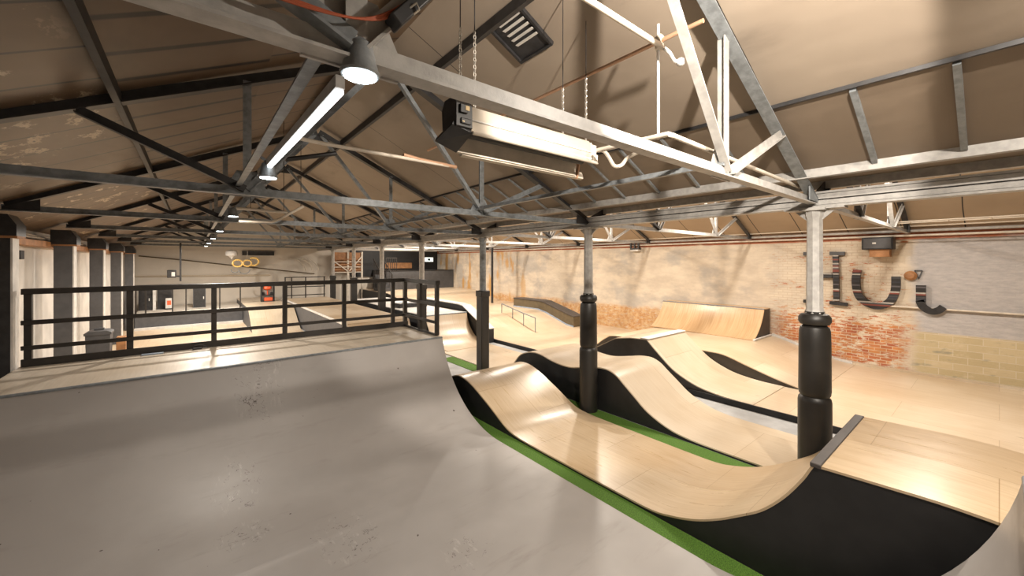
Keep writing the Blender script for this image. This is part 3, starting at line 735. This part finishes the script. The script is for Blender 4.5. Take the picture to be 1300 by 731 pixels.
m = MB(); m.bar((2.3, 2.30, 3.80), (x1, 2.30, 3.80), .006, .012); m.tube([(x0, 2.298, 3.86), (x1, 2.298, 3.86)], .006, 6); m.build('front_ridge', M['white'], t)
m = MB(); m.tube([(x0+.02, 2.40, 3.80), (x1-.02, 2.40, 3.80)], .035, 12); m.build('burner_tube', M['steel_dark'], t)
m = MB(); m.prism([(2.28, 3.79), (2.28, 3.95), (2.33, 4.0), (2.44, 4.0), (2.48, 3.94), (2.47, 3.80)], x0-.13, x0-.005, 'x'); m.box(x0-.11, x0-.05, 2.262, 2.28, 3.88, 3.94); m.box(x0-.1, x0-.02, 2.27, 2.28, 3.81, 3.85)
cb = m.build('control_box', M['steel_dark'], t, bevel=.006)
m = MB(); m.box(x0-.07, x0-.04, 2.258, 2.263, 3.90, 3.93); m.box(x0-.09, x0-.075, 2.266, 2.271, 3.82, 3.83); m.build('badge', M['hoop'], cb)
m = MB(); m.add([(x0, 2.29, 3.765), (x0, 2.50, 3.675), (x0-.20, 2.45, 3.71), (x0-.15, 2.30, 3.80), (x0-.006, 2.295, 3.79), (x0-.006, 2.50, 3.70), (x0-.19, 2.45, 3.735), (x0-.145, 2.30, 3.82)],
               [(0, 1, 2, 3), (4, 7, 6, 5), (0, 3, 7, 4), (1, 5, 6, 2), (2, 6, 7, 3), (0, 4, 5, 1)]); m.build('flared_end', M['steel_dark'], t)
m = MB(); m.box(x1, x1+.02, 2.31, 2.47, 3.80, 3.95); m.box(x1+.02, x1+.12, 2.34, 2.42, 3.86, 3.95); m.box(x1+.02, x1+.09, 2.3, 2.34, 3.78, 3.85); m.build('end_fitting', M['pipe'], t, bevel=.005)
m = MB(); m.prism([(2.49, 3.66), (2.52, 3.66), (2.47, 3.90), (2.44, 3.90)], x1+.02, x1+.035, 'x'); m.build('end_bracket', M['copper'], t)
m = MB(); m.tube(smooth([(x1+.12, 2.36, 3.91), (x1+.22, 2.34, 3.92), (x1+.28, 2.32, 3.86), (x1+.33, 2.3, 3.79), (x1+.40, 2.27, 3.80), (x1+.44, 2.22, 3.87), (x1+.42, 2.05, 3.90)], 5), .018, 8); m.build('gas_hose', M['pipe'], t)
def chain(x, y, za, zb, parent):
    m = MB(); n = int((zb-za)/.028)
    for i in range(n):
        z = za+(zb-za)*(i+.5)/n; pts = []
        for j in range(8):
            a = 2*PI*j/8; u, w = .010*math.cos(a), .019*math.sin(a)
            pts.append((x+u, y, z+w) if i % 2 else (x, y+u, z+w))
        m.tube(pts, .0035, 5, True)
    m.build('chain', M['chain'], parent)
    m = MB(); m.tube([(x, y, zb), (x, y, roof_z(x, R1)-.01)], .004, 5); m.build('hanger_rod', M['steel_dark'], parent)
chain(1.46, 2.38, 3.98, 4.52, t); chain(1.66, 2.5, 3.97, 4.62, t); chain(2.62, 2.5, 3.96, 4.46, t); chain(2.88, 2.45, 3.92, 4.62, t)

# ------------------------------------------------------------------ pipework
def pipe(name, pts, r, mat, label, cat='pipe', n=10, group=None):
    m = MB(); m.tube(pts, r, n); return tag(m.build(name, mat, base=pts[0]), label, cat, group)
pipe('copper_pipe', [(2.9, 1.36, 4.64), (2.9, 5.7, 4.64)], .017, M['copper'], 'copper coloured gas pipe running back under the roof from the cross joint', group='gas pipes')
t = thing('gas_pipe_drop', (2.9, 1.7, 4.6), 'brightly lit pipe crossing at a joint with a short vertical drop', 'pipe')
m = MB(); m.tube([(.6, 1.7, 4.60), (2.88, 1.7, 4.60)], .022, 10); m.tube([(.6, 1.74, 4.625), (2.88, 1.74, 4.625)], .01, 8); m.build('cross_pipe', M['pipe'], t)
m = MB(); m.tube([(2.9, 1.72, 3.86), (2.9, 1.72, 4.78)], .012, 10); m.build('drop_pipe', M['white'], t)
m = MB(); m.lathe([(.02, -.05), (.034, -.04), (.034, -.01), (.022, 0), (.036, .02), (.036, .05), (.02, .07)], (2.9, 1.71, 4.62), 14); m.build('joint', M['pipe'], t)
m = MB(); m.tube(smooth([(2.92, 1.68, 4.58), (2.97, 1.66, 4.55), (3.05, 1.66, 4.51), (3.10, 1.64, 4.53)], 4), [.014]*13, 8); m.lathe([(.015, 0), (.03, .01), (.03, .05), (.018, .06)], (3.10, 1.64, 4.48), 12); m.build('valve', M['white'], t)
pipe('gas_pipe', [(2.75, 2.2, 3.85), (2.75, 1.9, 3.84), (2.77, 1.56, 3.835), (2.82, 1.55, 3.83), (5.80, 1.55, 3.80)], .02, M['pipe'], 'pale bent gas pipe beside the nearest chord, ending at the column head', group='gas pipes')
pipe('roof_conduit', [(.70, 4.0, 4.0), (.98, 4.0, 3.99), (2.1, 4.0, 3.985), (2.3, 4.0, 3.985)], .018, M['pipe'], 'pale conduit bar below the ceiling behind the heater', group='gas pipes')
pipe('roof_conduit', [(1.75, 4.0, 4.02), (1.95, 4.0, 4.0), (2.4, 4.0, 3.985)], .02, M['copper'], 'short copper coloured bar at the end of the pale conduit', group='gas pipes')
t = thing('tube_heater', (.9, 7.3, 3.6), 'pale pink bent tube heater loop beside the third round lamp', 'heater')
m = MB(); m.tube([(.52, 7.3, 3.69), (1.1, 7.3, 3.68), (1.2, 7.3, 3.68)], .022); m.build('upper_tube', M['pipe'], t)
m = MB(); m.tube([(.55, 7.3, 3.50), (.98, 7.3, 3.51), (1.08, 7.3, 3.56), (1.44, 7.3, 3.80)], .022); m.build('lower_tube', M['pipe'], t)
for x, z in ((.7, 3.69), (1.15, 3.68), (1.4, 3.78)):
    m = MB(); m.tube([(x, 7.3, z), (x, 7.3, roof_z(x, R1)-.01)], .005, 6); m.build('hanger_rod', M['steel_dark'], t)
pipe('roof_conduit', [(.9, 5.6, 4.15), (1.5, 5.6, 4.33)], .03, M['steel_dark'], 'dark short bar under the ceiling above the second truss', group='gas pipes')
# wall top pipes
for z, x, r, mt, lb in ((3.53, 13.86, .028, 'pipe', 'pale pipe just below the top of the brick wall'), (3.64, 13.82, .035, 'steel_light', 'thick pale pipe along the top of the brick wall'),
                        (3.76, 13.78, .026, 'pipe', 'upper pale pipe along the eaves above the brick wall')):
    pipe('wall_pipe', [(x, -5.5, z), (x, 25.5, z)], r, M[mt], lb, group='pipes along the brick wall')
t = thing('cable_ladder', (12.9, 0, 3.78), 'thin pale cable ladder above the brick wall at the right', 'cable tray')
for x, z in ((12.75, 3.80), (12.95, 3.78)):
    m = MB(); m.tube([(x, 1.55, z), (x, -4.5, z)], .014, 8); m.build('side_bar', M['pipe'], t)
for i in range(10):
    m = MB(); m.tube([(12.75, 1.3-i*.6, 3.80), (12.95, 1.3-i*.6, 3.78)], .01, 6); m.build('rung', M['pipe'], t)
pipe('wall_pipe', [(13.88, 1.75, 1.74), (13.88, -4.5, 1.74)], .024, M['pipe'], 'low pale pipe on the brick wall to the right of the letters', group='pipes along the brick wall')
pipe('floor_pole', [(12.7, 17.4, .62), (12.7, 17.4, 3.9)], .065, M['steel_dark'], 'slim black pole standing in front of the far brick wall', 'pole', 14)
# leaning wall braces (dark steel struts down the brick)
# red cable along nearest chord
m = MB()
for k_ in range(3):
    m.tube(smooth([(-.55, 1.40+.01*k_, 3.69), (-.2, 1.38, 3.685+.008*k_), (.05, 1.37, 3.69), (.22, 1.36, 3.67+.006*k_), (.42, 1.35, 3.69), (.56, 1.36, 3.76+.01*k_), (.7, 1.37, 3.94)], 5), .0042, 6)
tag(m.build('cable_run', M['cable'], base=(.2, 1.38, 3.68)), 'red cables lying along the nearest chord above the round lamp', 'cable')
for k_, x in enumerate((-.02, .1)):
    m = MB(); m.box(x-.003, x+.003, 1.37, 1.42, 3.66, 3.71); tag(m.build('cable_tie', M['steel_dark'], base=(x, 1.38, 3.6)), ['left', 'right'][k_]+' cable tie around the red cables on the nearest chord', 'cable tie')
t = thing('junction_box', (.62, 1.36, 3.74), 'dark switch box fixed to the strut above the round lamp', 'box')
m = MB(); m.bar((.55, 1.35, 3.72), (.72, 1.35, 3.93), .05, .07, up=(0, 1, 0)); m.build('case', M['steel_dark'], t, bevel=.006)
m = MB(); m.tube([(.60, 1.318, 3.78), (.62, 1.305, 3.80), (.63, 1.305, 3.78), (.615, 1.318, 3.765)], .004, 6); m.build('hook', M['chain'], t)

# ------------------------------------------------------------------ roof vent
d = Vector((1, 0, -PITCH)).normalized(); nrm = Vector((PITCH, 0, 1)).normalized()
t = thing('roof_vent', (2.66, 3.14, roof_z(2.66, R1)), 'louvred grey vent panel set in the smooth ceiling', 'vent')
c0 = Vector((2.66, 3.14, roof_z(2.66, R1)))-nrm*.012
def onroof(u, v, w=0): return c0+d*u+Vector((0, v, 0))-nrm*w
m = MB(); m.bar(onroof(-.26, 0), onroof(.26, 0), .50, .02, up=nrm); m.build('back_plate', M['steel_dark'], t)
for u in (-.25, .25):
    m = MB(); m.bar(onroof(u, -.25, .02), onroof(u, .25, .02), .03, .03, up=nrm); m.build('frame', M['steel_dark'], t)
for v in (-.24, .24):
    m = MB(); m.bar(onroof(-.25, v, .02), onroof(.25, v, .02), .03, .03, up=nrm); m.build('frame', M['steel_dark'], t)
for i in range(5):
    u = -.19+i*.065
    m = MB(); a, b = onroof(u, -.2, .025), onroof(u, .12, .025); m.bar(a, b, .035, .006, up=(d*.5-nrm).normalized()); m.build('slat', M['white'], t)['label'] = 'pale louvre slat'

# ------------------------------------------------------------------ wall letters
XW = 13.94
def seg_letter(t, pts, w, name='stroke', mat=None):
    m = MB(); prof = pts if len(pts) == 2 else smooth(pts, 6)
    n = len(prof); vs = []
    for i, (y, z) in enumerate(prof):
        a = prof[max(i-1, 0)]; b = prof[min(i+1, n-1)]; dy, dz = b[0]-a[0], b[1]-a[1]; l = math.hypot(dy, dz)
        ny, nz = -dz/l*w/2, dy/l*w/2
        for x in (XW-.10, XW): vs += [(x, y+ny, z+nz), (x, y-ny, z-nz)]
    fs = []
    for i in range(n-1):
        o_ = i*4; q_ = o_+4
        fs += [(o_, o_+1, q_+1, q_), (o_+2, q_+2, q_+3, o_+3), (o_, q_, q_+2, o_+2), (o_+1, o_+3, q_+3, q_+1)]
    fs += [(0, 2, 3, 1), (n*4-4, n*4-3, n*4-1, n*4-2)]
    m.add(vs, fs); return m.build(name, mat or M['boards'], t)
t = thing('wall_letter', (XW, 3.1, 1.7), 'tall letter H of stacked dark boards on the brick wall, half behind the nearest column', 'letter', 'stacked board letters')
seg_letter(t, [(2.84, 1.80), (2.86, 3.06)], .13, 'right_stem'); seg_letter(t, [(2.60, 1.71), (2.99, 1.73)], .09, 'bottom_serif', M['steel_dark'])
seg_letter(t, [(2.66, 3.10), (2.99, 3.11)], .10, 'top_serif', M['grey_panel']); seg_letter(t, [(2.93, 2.50), (3.34, 2.47)], .14, 'crossbar')
seg_letter(t, [(3.42, 1.80), (3.42, 3.0)], .13, 'left_stem'); seg_letter(t, [(3.28, 3.09), (3.60, 3.11)], .10, 'top_serif', M['grey_panel']); seg_letter(t, [(3.28, 1.71), (3.60, 1.73)], .09, 'bottom_serif', M['steel_dark'])
t = thing('wall_letter', (XW, 2.0, 1.6), 'letter U of striped stacked boards on the brick wall below the speaker', 'letter', 'stacked board letters')
seg_letter(t, [(2.40, 2.66), (2.43, 2.35), (2.39, 2.03), (2.28, 1.84), (2.09, 1.73), (1.91, 1.74), (1.75, 1.88), (1.66, 2.16), (1.65, 2.50)], .17)
t = thing('wall_letter', (XW, 1.0, 1.6), 'striped letter t without a crossbar at the right of the word on the wall', 'letter', 'stacked board letters')
seg_letter(t, [(1.21, 2.30), (1.21, 1.90)], .17, 'stem'); seg_letter(t, [(1.23, 1.93), (1.17, 1.77), (1.04, 1.68), (.92, 1.71), (.84, 1.80)], .15, 'tail', M['steel_dark'])
t = thing('wall_ornament', (XW, 1.35, 2.5), 'dark round ornament with a small pale triangle on the brick wall', 'ornament')
m = MB(); m.lathe([(.001, 0), (.10, .02), (.12, .06), (.07, .12), (.001, .13)], (0, 0, 0), 18)
for v in m.v: v.x, v.y, v.z = XW-.001-v.z, 1.39+v.x, 2.53+v.y
m.build('boss', M['timber'], t)
m = MB()
for a, b in (((1.32, 2.66), (1.19, 2.66)), ((1.19, 2.66), (1.25, 2.46)), ((1.25, 2.46), (1.32, 2.66))):
    m.bar((XW-.02, *a), (XW-.02, *b), .02, .025)
m.build('triangle', M['grey_panel'], t)
t = thing('wall_speaker', (13.8, 1.97, 3.16), 'black loudspeaker on a wooden bracket high on the brick wall', 'speaker')
m = MB(); m.box(13.55, 13.93, 1.66, 2.26, 3.19, 3.50); m.build('cabinet', M['steel_dark'], t, bevel=.01)
m = MB(); m.box(13.538, 13.549, 1.70, 2.22, 3.22, 3.47); m.build('grille', M['grey_panel'], t)
m = MB(); m.box(13.62, 13.93, 1.74, 2.12, 3.0, 3.19); m.build('bracket', M['timber'], t)
m = MB(); m.box(13.532, 13.537, 1.98, 2.05, 3.33, 3.37); m.build('badge', M['white'], t)
t = thing('wall_floodlight', (13.9, 9.2, 3.3), 'small dark bracket light at the top of the brick wall', 'light')
m = MB(); m.box(13.75, 13.93, 9.0, 9.4, 3.36, 3.42); m.box(13.75, 13.8, 9.0, 9.05, 3.42, 3.62); m.box(13.75, 13.8, 9.18, 9.22, 3.42, 3.62); m.box(13.75, 13.8, 9.35, 9.4, 3.42, 3.62); m.build('frame', M['steel_dark'], t)
m = MB(); m.box(13.75, 13.93, 9.02, 9.38, 3.30, 3.358); m.build('face', M['white'], t)

# ------------------------------------------------------------------ things near the far gable wall
def cabinet(x0, x1, y, z0, z1, label, mat='grey_panel', poster=False):
    t = thing('cabinet', ((x0+x1)/2, y, z0), label, 'cabinet')
    m = MB(); m.box(x0, x1, y, y+.5, z0, z1); m.build('body', M[mat], t, bevel=.01)
    m = MB(); m.box(x0+.03, x1-.03, y-.02, y, z0+.05, z1-.04); m.build('door', M['steel_dark'], t)
    m = MB(); m.box(x1-.10, x1-.07, y-.04, y-.02, (z0+z1)/2-.06, (z0+z1)/2+.06); m.build('handle', M['white'], t)
    m = MB(); m.box(x0, x1, y-.02, y+.5, z1, z1+.02); m.build('top', M['bluegrey'], t)
cabinet(-1.86, -1.42, 24.0, .69, 1.66, 'left dark grey cabinet on the far platform')
cabinet(-1.25, -.72, 24.2, .69, 1.66, 'second dark cabinet on the far platform, next to the poster board')
cabinet(.02, .50, 24.0, .69, 1.62, 'dark cabinet standing alone on the far platform')
t = thing('poster_board', (-.85, 23.9, .69), 'small framed poster leaning in front of the second dark cabinet', 'poster')
m = MB(); m.box(-.98, -.68, 23.88, 23.92, .69, 1.25); m.build('frame', M['steel_dark'], t)
m = MB(); m.box(-.95, -.71, 23.872, 23.879, .75, 1.21); m.build('print', M['white'], t)
m = MB(); m.box(-.9, -.76, 23.866, 23.871, .9, 1.1); m.build('picture', M['red'], t)
m = MB(); m.box(-1.38, -1.28, 23.9, 24.0, .69, 1.7); tag(m.build('white_post', M['white'], base=(-1.33, 23.95, .69)), 'white post between the two left dark cabinets', 'post')
t = thing('display_rack', (2.9, 22.8, .9), 'black display rack with orange and red items near the gable wall', 'rack')
m = MB(); m.box(2.62, 2.66, 22.8, 23.1, .9, 1.78); m.box(3.16, 3.2, 22.8, 23.1, .9, 1.78); m.box(2.66, 3.16, 22.8, 23.1, .9, .93); m.box(2.66, 3.16, 22.8, 23.1, 1.2, 1.23); m.box(2.66, 3.16, 22.8, 23.1, 1.75, 1.78); m.build('frame', M['steel_dark'], t)
m = MB(); m.box(2.66, 3.16, 23.06, 23.1, .93, 1.75); m.build('back', M['white'], t)
for i in (0, 2):
    m = MB(); m.box(2.68+i*.17, 2.78+i*.17, 22.9, 23.02, 1.231, 1.36); tag(m.build('dark_jar', M['steel_dark'], base=(2.73+i*.17, 22.95, 1.231), bevel=.02), f'{["left","middle","right"][i]} dark item on the middle shelf of the display rack', 'item', 'items on the display rack')
m = MB(); m.lathe([(.12, 0), (.19, .06), (.17, .16), (.06, .26)], (2.9, 22.93, 1.48), 14); m.bar((2.9, 22.93, 1.231), (2.9, 22.93, 1.5), .05, .05); tag(m.build('orange_ornament', M['red'], base=(2.9, 22.93, 1.231)), 'orange item at the top of the display rack', 'item')
m = MB(); m.box(2.75, 3.12, 22.86, 23.02, .931, 1.10); tag(m.build('red_box', M['red'], base=(2.9, 22.95, .931), bevel=.01), 'red box on the bottom shelf of the display rack', 'box')
t = thing('stage_railing', (.3, 22.6, .69), 'thin black railing along the front of the far grey platform', 'railing')
for x in (-1.83, -1.53, -.67, -.22, .98, 1.76):
    m = MB(); m.box(x-.025, x+.025, 22.58, 22.63, .69, 1.85); m.build('post', M['rail'], t)
m = MB(); m.box(-1.86, 1.8, 22.575, 22.635, 1.85, 1.90); m.build('top_rail', M['rail'], t)
t = thing('platform_railing', (4.6, 22.8, 1.0), 'black railing at the back of the plywood platform', 'railing')
for x in (3.66, 3.95, 4.6, 5.5):
    m = MB(); m.box(x-.025, x+.025, 22.8, 22.85, 1.0, 2.05); m.build('post', M['rail'], t)
for z in (2.05, 1.55, 1.12):
    m = MB(); m.box(3.63, 5.55, 22.795, 22.855, z, z+.045); m.build('cross_rail', M['rail'], t)
# projector box on a drop pole
t = thing('ceiling_projector', (-.5, 20, 2.3), 'dark projector box on a drop pole before the gable wall', 'projector')
m = MB(); m.box(-.36-.03, -.36+.03, 19.97, 20.03, 2.12, 3.60); m.build('pole', M['steel_dark'], t)
m = MB(); m.box(-.75, -.48, 19.85, 20.15, 2.26, 2.56); m.build('body', M['steel_dark'], t, bevel=.02)
m = MB(); m.box(-.62, -.52, 19.84, 19.849, 2.32, 2.48); m.build('lens', M['white'], t)
m = MB(); m.box(-.48, -.39, 19.97, 20.03, 2.28, 2.34); m.build('arm', M['steel_dark'], t)
pipe('wall_conduit', [(-2.0, 25.92, 3.15), (-.35, 25.92, 2.96), (1.56, 25.92, 2.69), (5.7, 25.92, 2.15)], .03, M['olive'], 'brown sloping conduit across the gable wall')
pipe('wall_conduit', [(-2.3, 25.92, 2.18), (3.4, 25.92, 2.12)], .04, M['pale_ply'], 'straight pale conduit low on the gable wall')
m = MB(); m.box(2.1, 3.6, 25.85, 25.98, 3.22, 3.46); b = m.build('wall_banner', M['steel_dark'], base=(2.8, 25.9, 3.2), bevel=.01); tag(b, 'long dark panel high on the gable wall', 'panel')
# hoops hanging
t = thing('hanging_hoops', (2.0, 23.5, 2.7), 'two linked yellow hoops hanging before the gable wall', 'hoops')
def hoop(cx, cz, r, y, a0=0, a1=2*PI):
    n = 22; return [(cx+r*math.cos(a0+(a1-a0)*i/n)*1.15, y+.02*math.sin(i), cz+r*math.sin(a0+(a1-a0)*i/n)) for i in range(n+1)]
m = MB(); m.tube(hoop(1.72, 2.80, .17, 23.5), .04, 8); m.build('left_hoop', M['hoop'], t)
m = MB(); m.tube(hoop(2.12, 2.80, .15, 23.5), .035, 8); m.build('middle_hoop', M['hoop'], t)
m = MB(); m.tube(hoop(2.38, 2.88, .19, 23.5, -1.9, 2.2), .045, 8); m.build('right_hoop', M['hoop'], t)
m = MB(); m.tube(hoop(1.62, 2.48, .14, 23.5, PI, 2*PI), .018, 6); m.tube(hoop(2.0, 2.48, .2, 23.5, PI, 2*PI), .018, 6); m.build('lower_hook', M['steel_blue'], t)
m = MB(); m.tube([(2.12, 23.5, 2.95), (2.12, 23.5, 3.62)], .008, 5); m.build('cord', M['pipe'], t)
t = thing('pendant_shade', (1.48, 23.5, 3.1), 'white rounded pendant shade hanging left of the yellow hoops', 'pendant')
m = MB(); m.lathe([(.02, -.06), (.04, 0), (.12, .08), (.24, .12), (.26, .25), (.2, .36), (.05, .40)], (1.48, 23.5, 3.05), 18); m.build('shade', M['white'], t)
m = MB(); m.tube([(1.48, 23.5, 3.44), (1.48, 23.5, 5.2)], .01, 5); m.build('cord', M['white'], t)
# bins near left columns
t = thing('grey_bin', (-1.66, 13.0, .025), 'grey lidded bin behind the railing near the white wall', 'bin')
m = MB(); m.prism([(-1.82, .026), (-1.5, .026), (-1.46, 1.22), (-1.86, 1.22)], 12.8, 13.2, 'y'); m.build('body', M['grey_panel'], t, bevel=.01)
m = MB(); m.prism([(-1.88, 1.22), (-1.44, 1.22), (-1.44, 1.27), (-1.52, 1.31), (-1.8, 1.31), (-1.88, 1.27)], 12.78, 13.22, 'y'); m.box(-1.74, -1.58, 12.95, 13.05, 1.31, 1.36); m.build('lid', M['grey_panel'], t, bevel=.008)
m = MB(); m.box(-1.41, -1.24, 13.2, 13.45, .026, 1.08); tag(m.build('orange_board', M['timber'], base=(-1.33, 13.3, .026), bevel=.008), 'orange brown upright box beside the grey bin', 'box')
t = thing('wall_sensor', (-2.42, 11.0, 3.0), 'small black fitting hanging on the white wall below the wall plate', 'fitting')
m = MB(); m.box(-2.449, -2.36, 10.9, 11.1, 2.92, 3.08); m.build('body', M['steel_dark'], t, bevel=.01)
m = MB(); m.tube([(-2.43, 11.0, 3.08), (-2.43, 11.0, 3.165)], .008, 5); m.build('cord', M['steel_dark'], t)
for z, x in ((3.33, -2.3), (3.38, -2.36)):
    pipe('eaves_conduit', [(x, 5, z), (x, 25.8, z)], .02, M['pipe'], ('lower' if z < 3.35 else 'upper')+' pale conduit above the orange wall plate')
# dark stairs and timber rack in the far corner
t = thing('staircase', (8.4, 24, 1.13), 'dark staircase with black railings beside the far corner platform', 'stairs')
m = MB()
for i in range(5): m.box(8.55-.0, 9.17, 22.6+i*.26, 22.6+(i+1)*.26, 1.131, 1.131+.19*(i+1))
m.build('steps', M['grey_panel'], t)
for x in (8.53, 9.14):
    m = MB(); m.tube([(x, 22.5, 2.1), (x, 23.9, 3.05)], .03, 8); m.tube([(x, 22.5, 2.1), (x, 22.5, 1.131)], .03, 8); m.build('handrail', M['rail'], t)
    for i in range(6):
        y = 22.7+i*.22; m = MB(); m.tube([(x, y, 1.131+.19*(min(4, int((y-22.6)/.26))+1) if x > 9.5 else 1.3), (x, y, 2.1+.68*(y-22.5))], .014, 6); m.build('baluster', M['rail'], t)
t = thing('landing_railing', (10.2, 23.65, 2.32), 'black baluster railing on the edge of the dark corner platform', 'railing')
m = MB(); m.box(9.2, 9.9, 23.62, 23.66, 3.08, 3.13); m.build('top_rail', M['rail'], t)
for i in range(6):
    m = MB(); m.box(9.22+i*.13, 9.25+i*.13, 23.63, 23.65, 2.32, 3.08); m.build('baluster', M['rail'], t)
t = thing('timber_rack', (7.3, 25.5, 1.0), 'tall brown timber rack with braced bars by the far wall', 'rack')
for x in (6.6, 7.5, 8.35):
    m = MB(); m.box(x-.05, x+.05, 25.4, 25.5, 0, 3.5); m.build('upright', M['pipe'], t)
m = MB(); m.box(6.65, 8.3, 25.5, 25.56, 2.2, 3.45); m.build('back_board', M['timber'], t)
for i in range(6):
    m = MB(); m.box(6.65, 8.3, 25.36, 25.4, 2.2+i*.16, 2.25+i*.16); m.build('slat', M['timber'] if i % 2 else M['pipe'], t)
for a, b in (((6.65, 2.9), (7.45, 2.3)), ((7.55, 2.3), (8.3, 3.2))):
    m = MB(); m.bar((a[0], 25.33, a[1]), (b[0], 25.33, b[1]), .05, .06); m.build('brace', M['pipe'], t)
# curved white cove bars in the corner of the gable wall
for i in range(3):
    pts = [(4.3+.35*i+.9*math.sin(a), 25.8, 2.35+.9*math.cos(a)*(.8)) for a in [j*PI/2/10 for j in range(11)]]
    pipe('bent_pipe', pts, .035, M['pipe'], f'{["left","middle","right"][i]} of three bent pale pipes on the gable wall near the timber rack', group='bent pipes on the gable wall')

# ------------------------------------------------------------------ world, camera
w = bpy.data.worlds.new('World'); SC.world = w; w.use_nodes = True
w.node_tree.nodes['Background'].inputs[0].default_value = (.30, .24, .18, 1); w.node_tree.nodes['Background'].inputs[1].default_value = .2
cam = bpy.data.cameras.new('Camera'); co = bpy.data.objects.new('Camera', cam); COL.objects.link(co)
cam.sensor_width = 36; cam.sensor_fit = 'HORIZONTAL'; cam.lens = 36*501/1300; cam.shift_y = -(365.5-332)/1300; cam.clip_start = .05
co.location = (0, 0, 2.88); co.rotation_euler = (PI/2, 0, -math.radians(39)); SC.camera = co
SC.view_settings.view_transform = 'Standard'; SC.view_settings.look = 'None'; SC.view_settings.gamma = 1; SC.view_settings.exposure = 0.0
SC.view_settings.use_curve_mapping = False
SC.cycles.max_bounces = 8; SC.cycles.sample_clamp_indirect = 6
